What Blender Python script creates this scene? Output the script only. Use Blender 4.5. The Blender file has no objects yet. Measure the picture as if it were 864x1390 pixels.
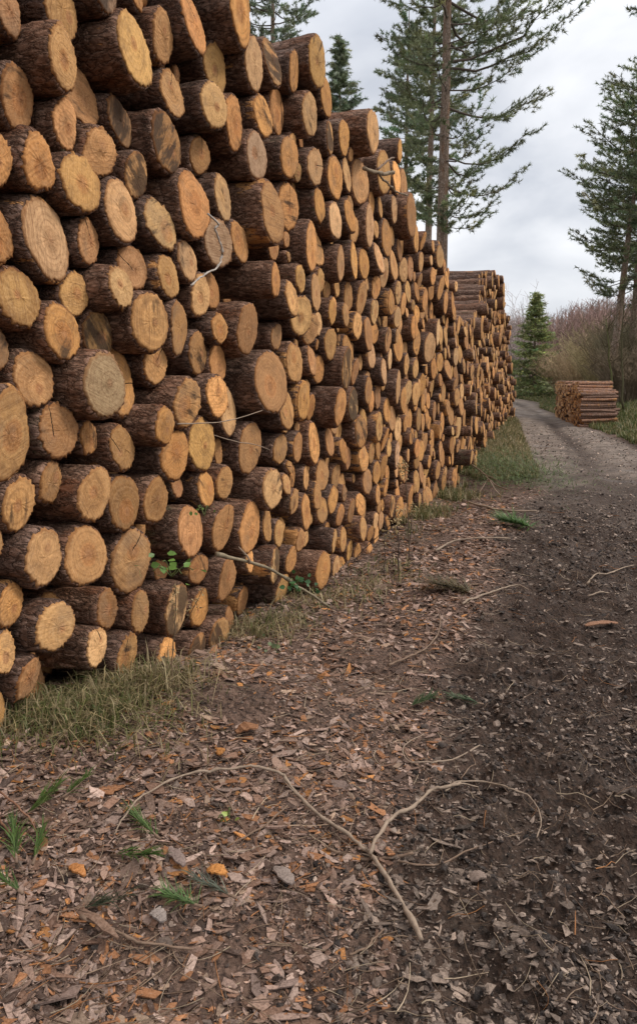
import bpy, math, random
import numpy as np
from mathutils import Matrix, Vector, Euler

SC = bpy.context.scene
COL = SC.collection
RNG = np.random.default_rng(7)
random.seed(7)
rad = math.radians

# ---------------------------------------------------------------- mesh helpers
def mesh_np(name, V, groups, mats, mat_idx=None, uv=None, attrs=None, smooth=True):
    """groups: list of (n,k) face index arrays; mat_idx: list of material indices per group"""
    me = bpy.data.meshes.new(name)
    V = np.asarray(V, np.float32)
    me.vertices.add(len(V)); me.vertices.foreach_set('co', V.ravel())
    groups = [np.asarray(g, np.int32) for g in groups if len(g)]
    loops = np.concatenate([g.ravel() for g in groups])
    tot = np.concatenate([np.full(len(g), g.shape[1], np.int32) for g in groups])
    start = np.concatenate([[0], np.cumsum(tot)[:-1]]).astype(np.int32)
    me.loops.add(len(loops)); me.loops.foreach_set('vertex_index', loops)
    me.polygons.add(len(tot)); me.polygons.foreach_set('loop_start', start)
    me.polygons.foreach_set('loop_total', tot)
    if mat_idx is not None:
        mi = np.concatenate([np.full(len(g), m, np.int32) if np.isscalar(m) else np.asarray(m, np.int32)
                             for g, m in zip(groups, mat_idx)])
        me.polygons.foreach_set('material_index', mi)
    me.polygons.foreach_set('use_smooth', np.full(len(tot), smooth, bool))
    for m in mats: me.materials.append(m)
    if uv is not None:
        l = me.uv_layers.new(name='UVMap')
        l.data.foreach_set('uv', np.asarray(uv, np.float32)[loops].ravel())
    for k, a in (attrs or {}).items():
        at = me.attributes.new(k, 'FLOAT_COLOR', 'POINT')
        a = np.asarray(a, np.float32)
        if a.shape[1] == 3: a = np.concatenate([a, np.ones((len(a), 1), np.float32)], 1)
        at.data.foreach_set('color', a.ravel())
    me.update(calc_edges=True); me.validate()
    return me

def link(name, me, parent=None, loc=None, rot=None):
    o = bpy.data.objects.new(name, me); COL.objects.link(o)
    if loc is not None: o.location = loc
    if rot is not None: o.rotation_euler = rot
    if parent is not None: o.parent = parent
    return o

def tag(o, label=None, cat=None, group=None, kind=None):
    if label: o['label'] = label
    if cat: o['category'] = cat
    if group: o['group'] = group
    if kind: o['kind'] = kind
    return o

class MB:
    """collects triangles / quads"""
    def __init__(s): s.V=[]; s.T=[]; s.Q=[]; s.C=[]; s.n=0
    def add(s, V, T=None, Q=None, col=None):
        V=np.asarray(V,np.float32).reshape(-1,3)
        if T is not None and len(T): s.T.append(np.asarray(T,np.int32)+s.n)
        if Q is not None and len(Q): s.Q.append(np.asarray(Q,np.int32)+s.n)
        c=np.ones((len(V),3),np.float32)*.5 if col is None else np.broadcast_to(np.asarray(col,np.float32),(len(V),3))
        s.C.append(c); s.V.append(V); s.n+=len(V)
    def tube(s, P, R, k=6, col=None, cap=True):
        P=np.asarray(P,float); m=len(P); R=np.broadcast_to(np.asarray(R,float),(m,))
        T=np.gradient(P,axis=0); T/=np.linalg.norm(T,axis=1)[:,None]+1e-9
        ref=np.array([0,0,1.]) if abs(T[0,2])<.8 else np.array([1.,0,0])
        A=np.cross(T,ref); A/=np.linalg.norm(A,axis=1)[:,None]+1e-9
        B=np.cross(T,A)
        a=np.arange(k)/k*2*np.pi
        V=P[:,None]+R[:,None,None]*(np.cos(a)[None,:,None]*A[:,None]+np.sin(a)[None,:,None]*B[:,None])
        i=np.arange(m-1)[:,None]*k; j=np.arange(k)[None]; j2=(j+1)%k
        Q=np.stack([i+j,i+j2,i+k+j2,i+k+j],-1).reshape(-1,4)
        V=V.reshape(-1,3)
        Tt=[]
        if cap:
            V=np.concatenate([V,P[:1],P[-1:]]); c0=m*k; c1=c0+1
            for q in range(k):
                Tt.append((c0,(q+1)%k,q)); Tt.append((c1,(m-1)*k+q,(m-1)*k+(q+1)%k))
        s.add(V,Tt,Q,col)
    def mesh(s,name,mats,smooth=True):
        V=np.concatenate(s.V); g=[]
        if s.T: g.append(np.concatenate(s.T))
        if s.Q: g.append(np.concatenate(s.Q))
        return mesh_np(name,V,g,mats,attrs={'tone':np.concatenate(s.C)},smooth=smooth)

def spline(P, n=6):
    """Catmull-Rom resample"""
    P=np.asarray(P,float)
    if len(P)<3:
        t=np.linspace(0,1,n+1)[:,None]; return P[0]*(1-t)+P[-1]*t
    Q=np.concatenate([[2*P[0]-P[1]],P,[2*P[-1]-P[-2]]]); out=[]
    for i in range(1,len(Q)-2):
        for t in np.arange(n)/n:
            a,b,c,d=Q[i-1:i+3]
            out.append(.5*((2*b)+(c-a)*t+(2*a-5*b+4*c-d)*t*t+(3*b-a-3*c+d)*t**3))
    out.append(P[-1]); return np.array(out)

# ---------------------------------------------------------------- numpy noise
def _h(ix,iy,seed):
    n=(ix.astype(np.int64)*374761393+iy.astype(np.int64)*668265263+seed*1442695041)&0x7fffffff
    n=((n^(n>>13))*1274126177)&0x7fffffff
    return ((n^(n>>16))&0xffff)/65535.0
def vnoise(x,y,seed=0):
    x=np.asarray(x,float); y=np.asarray(y,float)
    ix=np.floor(x); iy=np.floor(y); fx=x-ix; fy=y-iy
    fx=fx*fx*(3-2*fx); fy=fy*fy*(3-2*fy); ix=ix.astype(np.int64); iy=iy.astype(np.int64)
    return ((_h(ix,iy,seed)*(1-fx)+_h(ix+1,iy,seed)*fx)*(1-fy)+(_h(ix,iy+1,seed)*(1-fx)+_h(ix+1,iy+1,seed)*fx)*fy)
def fbm(x,y,seed=0,o=4):
    v=0; a=.5
    for i in range(o):
        v=v+a*vnoise(x*2**i+i*17.3,y*2**i-i*9.1,seed+i); a*=.5
    return v/(1-.5**o)
def sstep(a,b,x):
    t=np.clip((x-a)/(b-a),0,1); return t*t*(3-2*t)

# ---------------------------------------------------------------- camera
F=1000.0; PITCH=rad(7.97); CAMH=1.6
cd=bpy.data.cameras.new('camera'); cam=bpy.data.objects.new('camera',cd); COL.objects.link(cam)
cd.sensor_fit='VERTICAL'; cd.sensor_height=36; cd.sensor_width=24; cd.lens=36*F/1390
cd.shift_y=-45/1390; cd.clip_end=3000; cd.clip_start=.05
cam.location=(0,0,CAMH); cam.rotation_euler=(rad(90)-PITCH,0,0)
SC.camera=cam
def ray(x,y):
    dx=(np.asarray(x,float)-432)/F; dy=-(np.asarray(y,float)-650)/F
    c,s=math.cos(PITCH),math.sin(PITCH)
    return np.stack([dx+0*dy, c+dy*s+0*dx, -s+dy*c+0*dx],-1)
def at(x,y,Y):
    d=ray(x,y); return np.array([d[0]/d[1]*Y,Y,CAMH+d[2]/d[1]*Y])
def proj(P):
    P=np.asarray(P,float); c,s=math.cos(PITCH),math.sin(PITCH)
    q=P-np.array([0,0,CAMH]); w=q[...,1]*c-q[...,2]*s; u=q[...,1]*s+q[...,2]*c
    return 432+F*q[...,0]/w, 650-F*u/w, w

# ---------------------------------------------------------------- the long pile's front line
CP=np.array([(-0.5,-2.55),(1,-1.95),(11,2.05),(12,2.38),(16.8,3.68),(24.6,6.15),(29,7.6)])[:, ::-1]   # X,Y
_yy=np.linspace(-.5,29,3000); _xx=np.interp(_yy,CP[:,1],CP[:,0])
_k=np.ones(161)/161; _xs=np.convolve(np.pad(_xx,80,mode='reflect',reflect_type='odd'),_k,'valid')
_ds=np.hypot(np.diff(_xs),np.diff(_yy)); _s=np.concatenate([[0],np.cumsum(_ds)])
SMAX=_s[-1]
_tx=np.gradient(_xs,_s); _ty=np.gradient(_yy,_s); _nl=np.hypot(_tx,_ty); _tx/=_nl; _ty/=_nl
def cP(s): return np.interp(s,_s,_xs),np.interp(s,_s,_yy)
def cN(s):
    tx=np.interp(s,_s,_tx); ty=np.interp(s,_s,_ty); return ty,-tx
def s_of_Y(Y): return np.interp(Y,_yy,_s)
def wall_hit(x,y,d=0.):
    r=ray(x,y); k=r[0]/r[1]
    f=(_xs+d*_ty)-k*(_yy-d*_tx)
    i=np.where((f[:-1]<0)!=(f[1:]<0))[0]
    i=i[0]; t=f[i]/(f[i]-f[i+1]); s=_s[i]+t*(_s[i+1]-_s[i])
    X,Y=cP(s); nx,ny=cN(s); X+=d*nx; Y+=d*ny
    return s, np.array([X,Y,CAMH+r[2]/r[1]*Y])
BASE_Y=np.array([(0,.35),(1,.35),(2.8,.22),(3.56,.1),(4.17,-.03),(6,-.1),(8.2,-.04),(10.9,-.08),(12,0),(16.8,0),(29,.05)])
TOP_Y=np.array([(-1,4.2),(4.4,4.35),(5.8,4.3),(7.2,4.15),(8.5,3.75),(10,3.4),(10.8,2.95),(11.5,2.4),(12.5,2.4),(15.5,3.0),(17.6,4.0),(20,4.4),(22.8,4.6),(24,4.25),(25.5,3.7),(27,3.0),(28,1.4),(28.4,.2)])
def base_z(Y): return np.interp(Y,BASE_Y[:,0],BASE_Y[:,1])
def top_z(Y): return np.interp(Y,TOP_Y[:,0],TOP_Y[:,1])

# ---------------------------------------------------------------- ground
ROADL=np.array([(-1,-.3),(1.5,.05),(2.03,.15),(4.1,.72),(6.5,1.5),(11.4,3.3),(20,5.4),(32,8.3),(45,10.6),(60,11.5),(75,10),(90,5)])
ROADR=np.array([(-1,4.6),(4,5.0),(10,6.0),(16.8,7.3),(22.8,8.3),(37,10.9),(45,13.3),(60,14.6),(75,13.5),(90,10)])
def roadL(Y): return np.interp(Y,ROADL[:,0],ROADL[:,1])
def roadR(Y): return np.interp(Y,ROADR[:,0],ROADR[:,1])
def wallX(Y): return np.interp(Y,_yy,_xs)
def g_low(X,Y):
    X=np.asarray(X,float);Y=np.asarray(Y,float)
    b=base_z(Y); dw=X-wallX(Y)
    w=1-sstep(.15,1.5,dw)
    z=b*w*(1-sstep(28,40,Y))
    # bark mound in front of the pile foot
    z=z+.10*np.exp(-((X+.35)**2+(Y-3.35)**2)/.22)
    z=z+.5*sstep(.2,4.5,X-roadR(Y))*sstep(6,14,Y)+ .06*np.clip(X-roadR(Y)-3,0,40)*sstep(10,20,Y)
    z=z+.02*np.clip(Y-60,0,400)
    return z
def road_mask(X,Y):
    wob=(fbm(X*1.3,Y*.9,31,4)-.5)*np.interp(Y,[0,4,12,30],[.7,.7,.9,.7])
    return sstep(-.15,.35,X-roadL(Y)+wob)*sstep(-.3,.15,roadR(Y)-X+wob*.6)
def g(X,Y):
    X=np.asarray(X,float);Y=np.asarray(Y,float)
    z=g_low(X,Y); rm=road_mask(X,Y)
    near=1-sstep(6,13,Y); mid=1-sstep(25,50,Y)
    z=z+(fbm(X*1.6,Y*1.6,3,3)-.5)*.07*mid
    z=z+(fbm(X*9,Y*9,5,3)-.5)*.035*near*(1-rm)+(fbm(X*2.5,Y*1.2,6,2)-.5)*.06*mid*rm*sstep(5,11,Y)
    u=X-roadL(Y)
    # clods and ruts in the mud
    cl=fbm(X*11,Y*11,9,4); cl2=np.abs(fbm(X*19,Y*19,12,3)-.5)*2
    mudn=np.clip((cl-.38)*1.9,0,1)**1.2
    z=z+rm*near*(mudn*.085+.04*cl2-.055)
    ang=.33*0
    rut=np.exp(-((u-1.35)/.22)**2)+np.exp(-((u-2.75)/.25)**2)
    z=z-rm*mid*rut*.05*(.6+.8*fbm(X*.7,Y*.7,14,2))
    return z
def ground_hit(x,y,lift=0.):
    r=ray(x,y); z=0.
    for _ in range(12):
        t=(CAMH-z-lift)/(-r[2]); X,Y=r[0]*t,r[1]*t; z=float(g(X,Y))
    return np.array([X,Y,z+lift])
# ---------------------------------------------------------------- materials
class NT:
    def __init__(s,name):
        s.m=bpy.data.materials.new(name); s.m.use_nodes=True; s.t=s.m.node_tree; s.n=s.t.nodes; s.l=s.t.links
        s.b=s.n['Principled BSDF']
    def new(s,ty,**kw):
        n=s.n.new(ty)
        for k,v in kw.items():
            if k in n.inputs.keys(): s.put(n.inputs[k],v)
            else: setattr(n,k,v)
        return n
    def put(s,i,v):
        if isinstance(v,bpy.types.NodeSocket): s.l.new(v,i)
        elif isinstance(v,tuple) and len(v)==3 and i.type=='RGBA': i.default_value=(*v,1)
        else: i.default_value=v
    def math(s,op,a,b=0.,c=0.,clamp=False):
        n=s.n.new('ShaderNodeMath'); n.operation=op; n.use_clamp=clamp
        s.put(n.inputs[0],a); s.put(n.inputs[1],b); s.put(n.inputs[2],c); return n.outputs[0]
    def vmath(s,op,a,b=None):
        n=s.n.new('ShaderNodeVectorMath'); n.operation=op; s.put(n.inputs[0],a)
        if b is not None: s.put(n.inputs[1],b)
        return n.outputs['Value'] if op in('LENGTH','DOT_PRODUCT') else n.outputs[0]
    def comb(s,x,y,z=0.):
        n=s.n.new('ShaderNodeCombineXYZ')
        for i,v in enumerate((x,y,z)): s.put(n.inputs[i],v)
        return n.outputs[0]
    def sep(s,v):
        n=s.n.new('ShaderNodeSeparateXYZ'); s.put(n.inputs[0],v); return n.outputs
    def noise(s,v,scale=1.,detail=3.,rough=.55,dist=0.,col=False):
        n=s.n.new('ShaderNodeTexNoise'); s.put(n.inputs['Vector'],v)
        n.inputs['Scale'].default_value=scale; n.inputs['Detail'].default_value=detail
        n.inputs['Roughness'].default_value=rough; n.inputs['Distortion'].default_value=dist
        return n.outputs['Color' if col else 'Fac']
    def voro(s,v,scale=1.,feat='F1',out='Distance'):
        n=s.n.new('ShaderNodeTexVoronoi'); n.feature=feat; s.put(n.inputs['Vector'],v); n.inputs['Scale'].default_value=scale
        return n.outputs[out]
    def step(s,a,b,v):
        n=s.n.new('ShaderNodeMapRange'); n.interpolation_type='SMOOTHSTEP'
        s.put(n.inputs[0],v); s.put(n.inputs[1],a); s.put(n.inputs[2],b); return n.outputs[0]
    def mix(s,f,a,b,mode='MIX'):
        n=s.n.new('ShaderNodeMix'); n.data_type='RGBA'; n.blend_type=mode
        s.put(n.inputs[0],f); s.put(n.inputs[6],a); s.put(n.inputs[7],b); return n.outputs[2]
    def attr(s,name,o='Color'):
        n=s.n.new('ShaderNodeAttribute'); n.attribute_name=name; return n.outputs[o]
    def bump(s,h,strength=.5,dist=.01):
        n=s.n.new('ShaderNodeBump'); n.inputs['Strength'].default_value=strength; n.inputs['Distance'].default_value=dist
        s.put(n.inputs['Height'],h); s.l.new(n.outputs[0],s.b.inputs['Normal'])
    def out(s,col,rough=.85,spec=.25):
        s.put(s.b.inputs['Base Color'],col); s.put(s.b.inputs['Roughness'],rough)
        s.b.inputs['Specular IOR Level'].default_value=spec; return s.m

def mat_end():
    n=NT('sawn_wood'); uv=n.n.new('ShaderNodeUVMap').outputs[0]
    rnd=n.sep(n.attr('rnd')); mk=n.sep(n.attr('mark')); tone=n.attr('tone')
    seed=n.math('MULTIPLY',rnd[0],60.)
    x,y,_=n.sep(uv)
    p3=n.comb(x,y,seed)
    w=n.math('SUBTRACT',n.noise(p3,7.,2.),.5)
    r=n.math('ADD',n.vmath('LENGTH',uv),n.math('MULTIPLY',w,.035))
    fq=n.math('ADD',.6,n.math('MULTIPLY',n.math('FRACT',n.math('MULTIPLY',seed,3.7)),1.))
    rings=n.noise(n.comb(n.math('MULTIPLY',n.math('MULTIPLY',r,75.),fq),seed,0.),1.,4.,.65)
    # saw marks
    a=n.math('MULTIPLY',rnd[2],3.1416); ca=n.math('COSINE',a); sa=n.math('SINE',a)
    u=n.math('ADD',n.math('MULTIPLY',x,ca),n.math('MULTIPLY',y,sa)); v=n.math('SUBTRACT',n.math('MULTIPLY',y,ca),n.math('MULTIPLY',x,sa))
    saw=n.noise(n.comb(n.math('MULTIPLY',u,130.),n.math('MULTIPLY',v,5.),seed),1.,3.,.6)
    blot=n.noise(p3,14.,5.,.65); fine=n.noise(p3,90.,4.,.7)
    heart=n.math('SUBTRACT',1.,n.step(n.math('MULTIPLY',rnd[1],.72),rnd[1],r))
    c=n.mix(n.math('MULTIPLY',heart,.75),tone,n.mix(.55,tone,(.48,.17,.05)))
    pith=n.math('SUBTRACT',1.,n.step(.008,.03,r))
    c=n.mix(n.math('MULTIPLY',pith,.45),c,(.42,.2,.1))
    band=n.noise(n.comb(n.math('MULTIPLY',r,16.),n.math('ADD',seed,7.),0.),1.,2.,.5)
    c=n.mix(n.math('MULTIPLY',n.step(.4,.68,band),.5),c,n.mix(.55,c,(.2,.085,.03)))
    c=n.mix(n.math('MULTIPLY',n.step(.44,.70,rings),.55),c,n.mix(.7,c,(.15,.06,.022)))
    c=n.mix(n.math('MULTIPLY',n.step(.5,.25,rings),.35),c,n.mix(.5,c,(.75,.5,.27)))
    c=n.mix(n.math('MULTIPLY',n.step(.45,.75,saw),n.math('ADD',.38,n.math('MULTIPLY',mk[2],.5))),c,n.mix(.65,c,(.14,.065,.03)))
    c=n.mix(n.math('MULTIPLY',n.step(.42,.72,blot),.75),c,n.mix(.6,c,(.16,.085,.04)))
    c=n.mix(n.math('MULTIPLY',n.step(.52,.74,fine),.6),c,n.mix(.7,c,(.08,.045,.025)))
    c=n.mix(n.math('MULTIPLY',n.step(.55,.3,fine),.25),c,n.mix(.4,c,(.8,.6,.38)))
    wea=n.step(.52,.72,n.math('ADD',n.noise(p3,6.,5.,.6),n.math('MULTIPLY',n.math('SUBTRACT',n.math('FRACT',n.math('MULTIPLY',seed,7.3)),.6),.35)))
    c=n.mix(n.math('MULTIPLY',wea,.6),c,n.mix(.5,c,(.22,.16,.11)))
    # dark stain (upper part with blurred border), where flagged
    st=n.math('ADD',n.noise(n.comb(n.math('MULTIPLY',u,1.6),n.math('MULTIPLY',v,.5),seed),9.,4.,.6),n.math('MULTIPLY',mk[0],.3))
    c=n.mix(n.math('MULTIPLY',n.step(.66,.8,st),.82),c,(.035,.025,.02))
    # drying cracks from the pith
    ck=n.math('ABSOLUTE',n.math('ADD',v,n.math('MULTIPLY',n.math('SUBTRACT',n.noise(p3,12.,2.),.5),.025)))
    ckm=n.math('MULTIPLY',n.math('MULTIPLY',n.math('SUBTRACT',1.,n.step(.001,.0035,ck)),n.step(-.01,.01,u)),mk[1])
    c=n.mix(ckm,c,(.02,.012,.008))
    # cambium ring
    q=n.math('ADD',n.attr('rnd','Alpha'),n.math('MULTIPLY',w,.12))
    c=n.mix(n.math('MULTIPLY',n.step(.9,.985,q),.75),c,n.mix(.75,c,(.2,.075,.022)))
    hb=n.math('ADD',n.math('MULTIPLY',saw,.8),n.math('ADD',n.math('MULTIPLY',fine,.7),n.math('MULTIPLY',rings,.25)))
    n.bump(n.math('SUBTRACT',hb,n.math('MULTIPLY',ckm,3.)),.55,.006)
    return n.out(c,.88,.15)

def mat_bark(name='pine_bark',scale=1.,hue=(1,1,1),bare=1.,vary=1.):
    n=NT(name); uv=n.n.new('ShaderNodeUVMap').outputs[0]
    rnd=n.sep(n.attr('rnd')); seed=n.math('MULTIPLY',rnd[0],60.)
    x,y,_=n.sep(uv)
    p=n.comb(n.math('MULTIPLY',x,scale),n.math('MULTIPLY',y,.42*scale),seed)
    wp=n.vmath('ADD',p,n.vmath('MULTIPLY',n.noise(p,26.,4.,.65,col=True),(.085,.085,0.)))
    edge=n.voro(wp,34.,'DISTANCE_TO_EDGE'); cell=n.sep(n.voro(wp,34.,'F1','Color'))[0]
    big=n.noise(p,6.,4.,.6); fine=n.noise(p,60.,5.,.7)
    k=lambda c:tuple(a*b for a,b in zip(c,hue))
    c=n.mix(cell,k((.15,.088,.06)),k((.30,.21,.17)))
    c=n.mix(n.math('MULTIPLY',n.step(.4,.72,fine),.8),c,k((.055,.033,.024)))
    c=n.mix(n.math('MULTIPLY',n.step(.52,.3,fine),.55),c,k((.44,.34,.29)))
    c=n.mix(n.math('MULTIPLY',n.step(.5,.68,big),.55),c,k((.19,.08,.036)))
    c=n.mix(n.math('MULTIPLY',n.math('SUBTRACT',1.,n.step(.0,.09,edge)),.8),c,k((.03,.019,.013)))
    vr=n.math('FRACT',n.math('MULTIPLY',seed,5.13))
    c=n.mix(vary,c,n.mix(vr,(.66,.68,.72),(1.15,1.05,.95)),'MULTIPLY')
    ms=n.math('MULTIPLY',n.step(.56,.68,n.noise(p,11.,5.,.7)),n.step(.72,.9,n.math('FRACT',n.math('MULTIPLY',seed,9.7))))
    c=n.mix(n.math('MULTIPLY',ms,.6),c,k((.12,.13,.075)))
    tear=n.math('ADD',n.noise(p,9.,5.,.65),n.math('MULTIPLY',rnd[1],.22*bare))
    tm=n.step(.72,.77,tear)
    c=n.mix(tm,c,n.mix(n.noise(p,30.,3.),(.42,.17,.045),(.5,.27,.11)))
    h=n.math('ADD',n.math('MULTIPLY',n.step(0.,.25,edge),1.),n.math('ADD',n.math('MULTIPLY',fine,.7),n.math('MULTIPLY',cell,.5)))
    n.bump(n.math('SUBTRACT',h,n.math('MULTIPLY',tm,.8)),.8,.010)
    return n.out(c,.9,.2)

def mat_tone(name,rough=.85,spec=.25,var=.35,scale=30.,bumpd=.004):
    """colour from the 'tone' attribute with fine mottling"""
    n=NT(name); t=n.attr('tone'); P=n.new('ShaderNodeTexCoord').outputs['Object']
    f=n.noise(P,scale,4.,.65)
    c=n.mix(n.math('MULTIPLY',n.step(.4,.75,f),var),t,(.015,.01,.008))
    c=n.mix(n.math('MULTIPLY',n.step(.5,.25,f),var*.6),c,n.mix(.5,t,(.5,.42,.36)))
    n.bump(f,.6,bumpd)
    return n.out(c,rough,spec)

def mat_leaf(name,rough=.6,trans=.25):
    n=NT(name); t=n.attr('tone')
    d=n.n.new('ShaderNodeBsdfTranslucent'); n.put(d.inputs[0],t)
    n.out(t,rough,.3)
    mx=n.n.new('ShaderNodeMixShader'); mx.inputs[0].default_value=trans
    n.l.new(n.b.outputs[0],mx.inputs[1]); n.l.new(d.outputs[0],mx.inputs[2])
    n.l.new(mx.outputs[0],n.n['Material Output'].inputs[0]); return n.m

def mat_ground():
    n=NT('forest_soil'); P=n.new('ShaderNodeNewGeometry').outputs['Position']
    z=n.sep(n.attr('zone')); road,grass,grav=z[0],z[1],z[2]
    f1=n.noise(P,5.,5.,.65); f2=n.noise(P,38.,5.,.7); f3=n.noise(P,1.1,4.,.6); vc=n.sep(n.voro(P,32.,'F1','Color'))
    lit=n.mix(vc[0],(.085,.05,.034),(.2,.125,.09))
    lit=n.mix(n.step(.45,.7,f2),lit,(.035,.022,.017))
    lit=n.mix(n.math('MULTIPLY',n.step(.5,.7,f1),.5),lit,(.06,.042,.033))
    mud=n.mix(n.step(.35,.7,f2),(.062,.037,.025),(.02,.013,.009))
    mud=n.mix(n.math('MULTIPLY',n.step(.5,.72,f1),.6),mud,(.095,.067,.05))
    gv=n.mix(n.step(.36,.64,n.noise(P,2.6,6.,.7)),(.26,.20,.155),(.10,.073,.056))
    gv=n.mix(n.math('MULTIPLY',n.step(.45,.7,f2),.5),gv,(.24,.21,.19))
    c=n.mix(road,lit,n.mix(grav,mud,gv))
    gr=n.mix(n.step(.35,.7,f1),(.06,.075,.022),(.12,.1,.045))
    c=n.mix(grass,c,gr)
    n.bump(n.math('ADD',n.math('MULTIPLY',f1,3.),n.math('ADD',f2,n.math('MULTIPLY',n.voro(P,55.),.6))),.9,.025)
    wet=n.math('MULTIPLY',road,n.step(.55,.72,f3))
    return n.out(c,n.math('SUBTRACT',.93,n.math('MULTIPLY',wet,.45)),.3)

M={}
M['end']=mat_end(); M['bark']=mat_bark(hue=(.90,.79,.70))
M['polebark']=mat_bark('pole_bark',1.6,(1.75,1.5,1.3),1.0)
M['trunk']=mat_bark('standing_bark',.7,(1.35,1.46,1.42),.0,0.)
M['chip']=mat_tone('bark_chips',.85,.25,.55,130.)
M['clod']=mat_tone('mud_clods',.8,.35,.5,140.,.006)
M['stick']=mat_tone('dead_twig',.85,.2,.35,40.)
M['grass']=mat_leaf('grass_blades',.6,.3)
M['needle']=mat_leaf('pine_needles',.5,.32)
M['leaf']=mat_leaf('green_leaves',.4,.3)
M['twigwood']=mat_tone('bare_twigs',.9,.1,.2,3.)
M['ground']=mat_ground()
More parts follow.
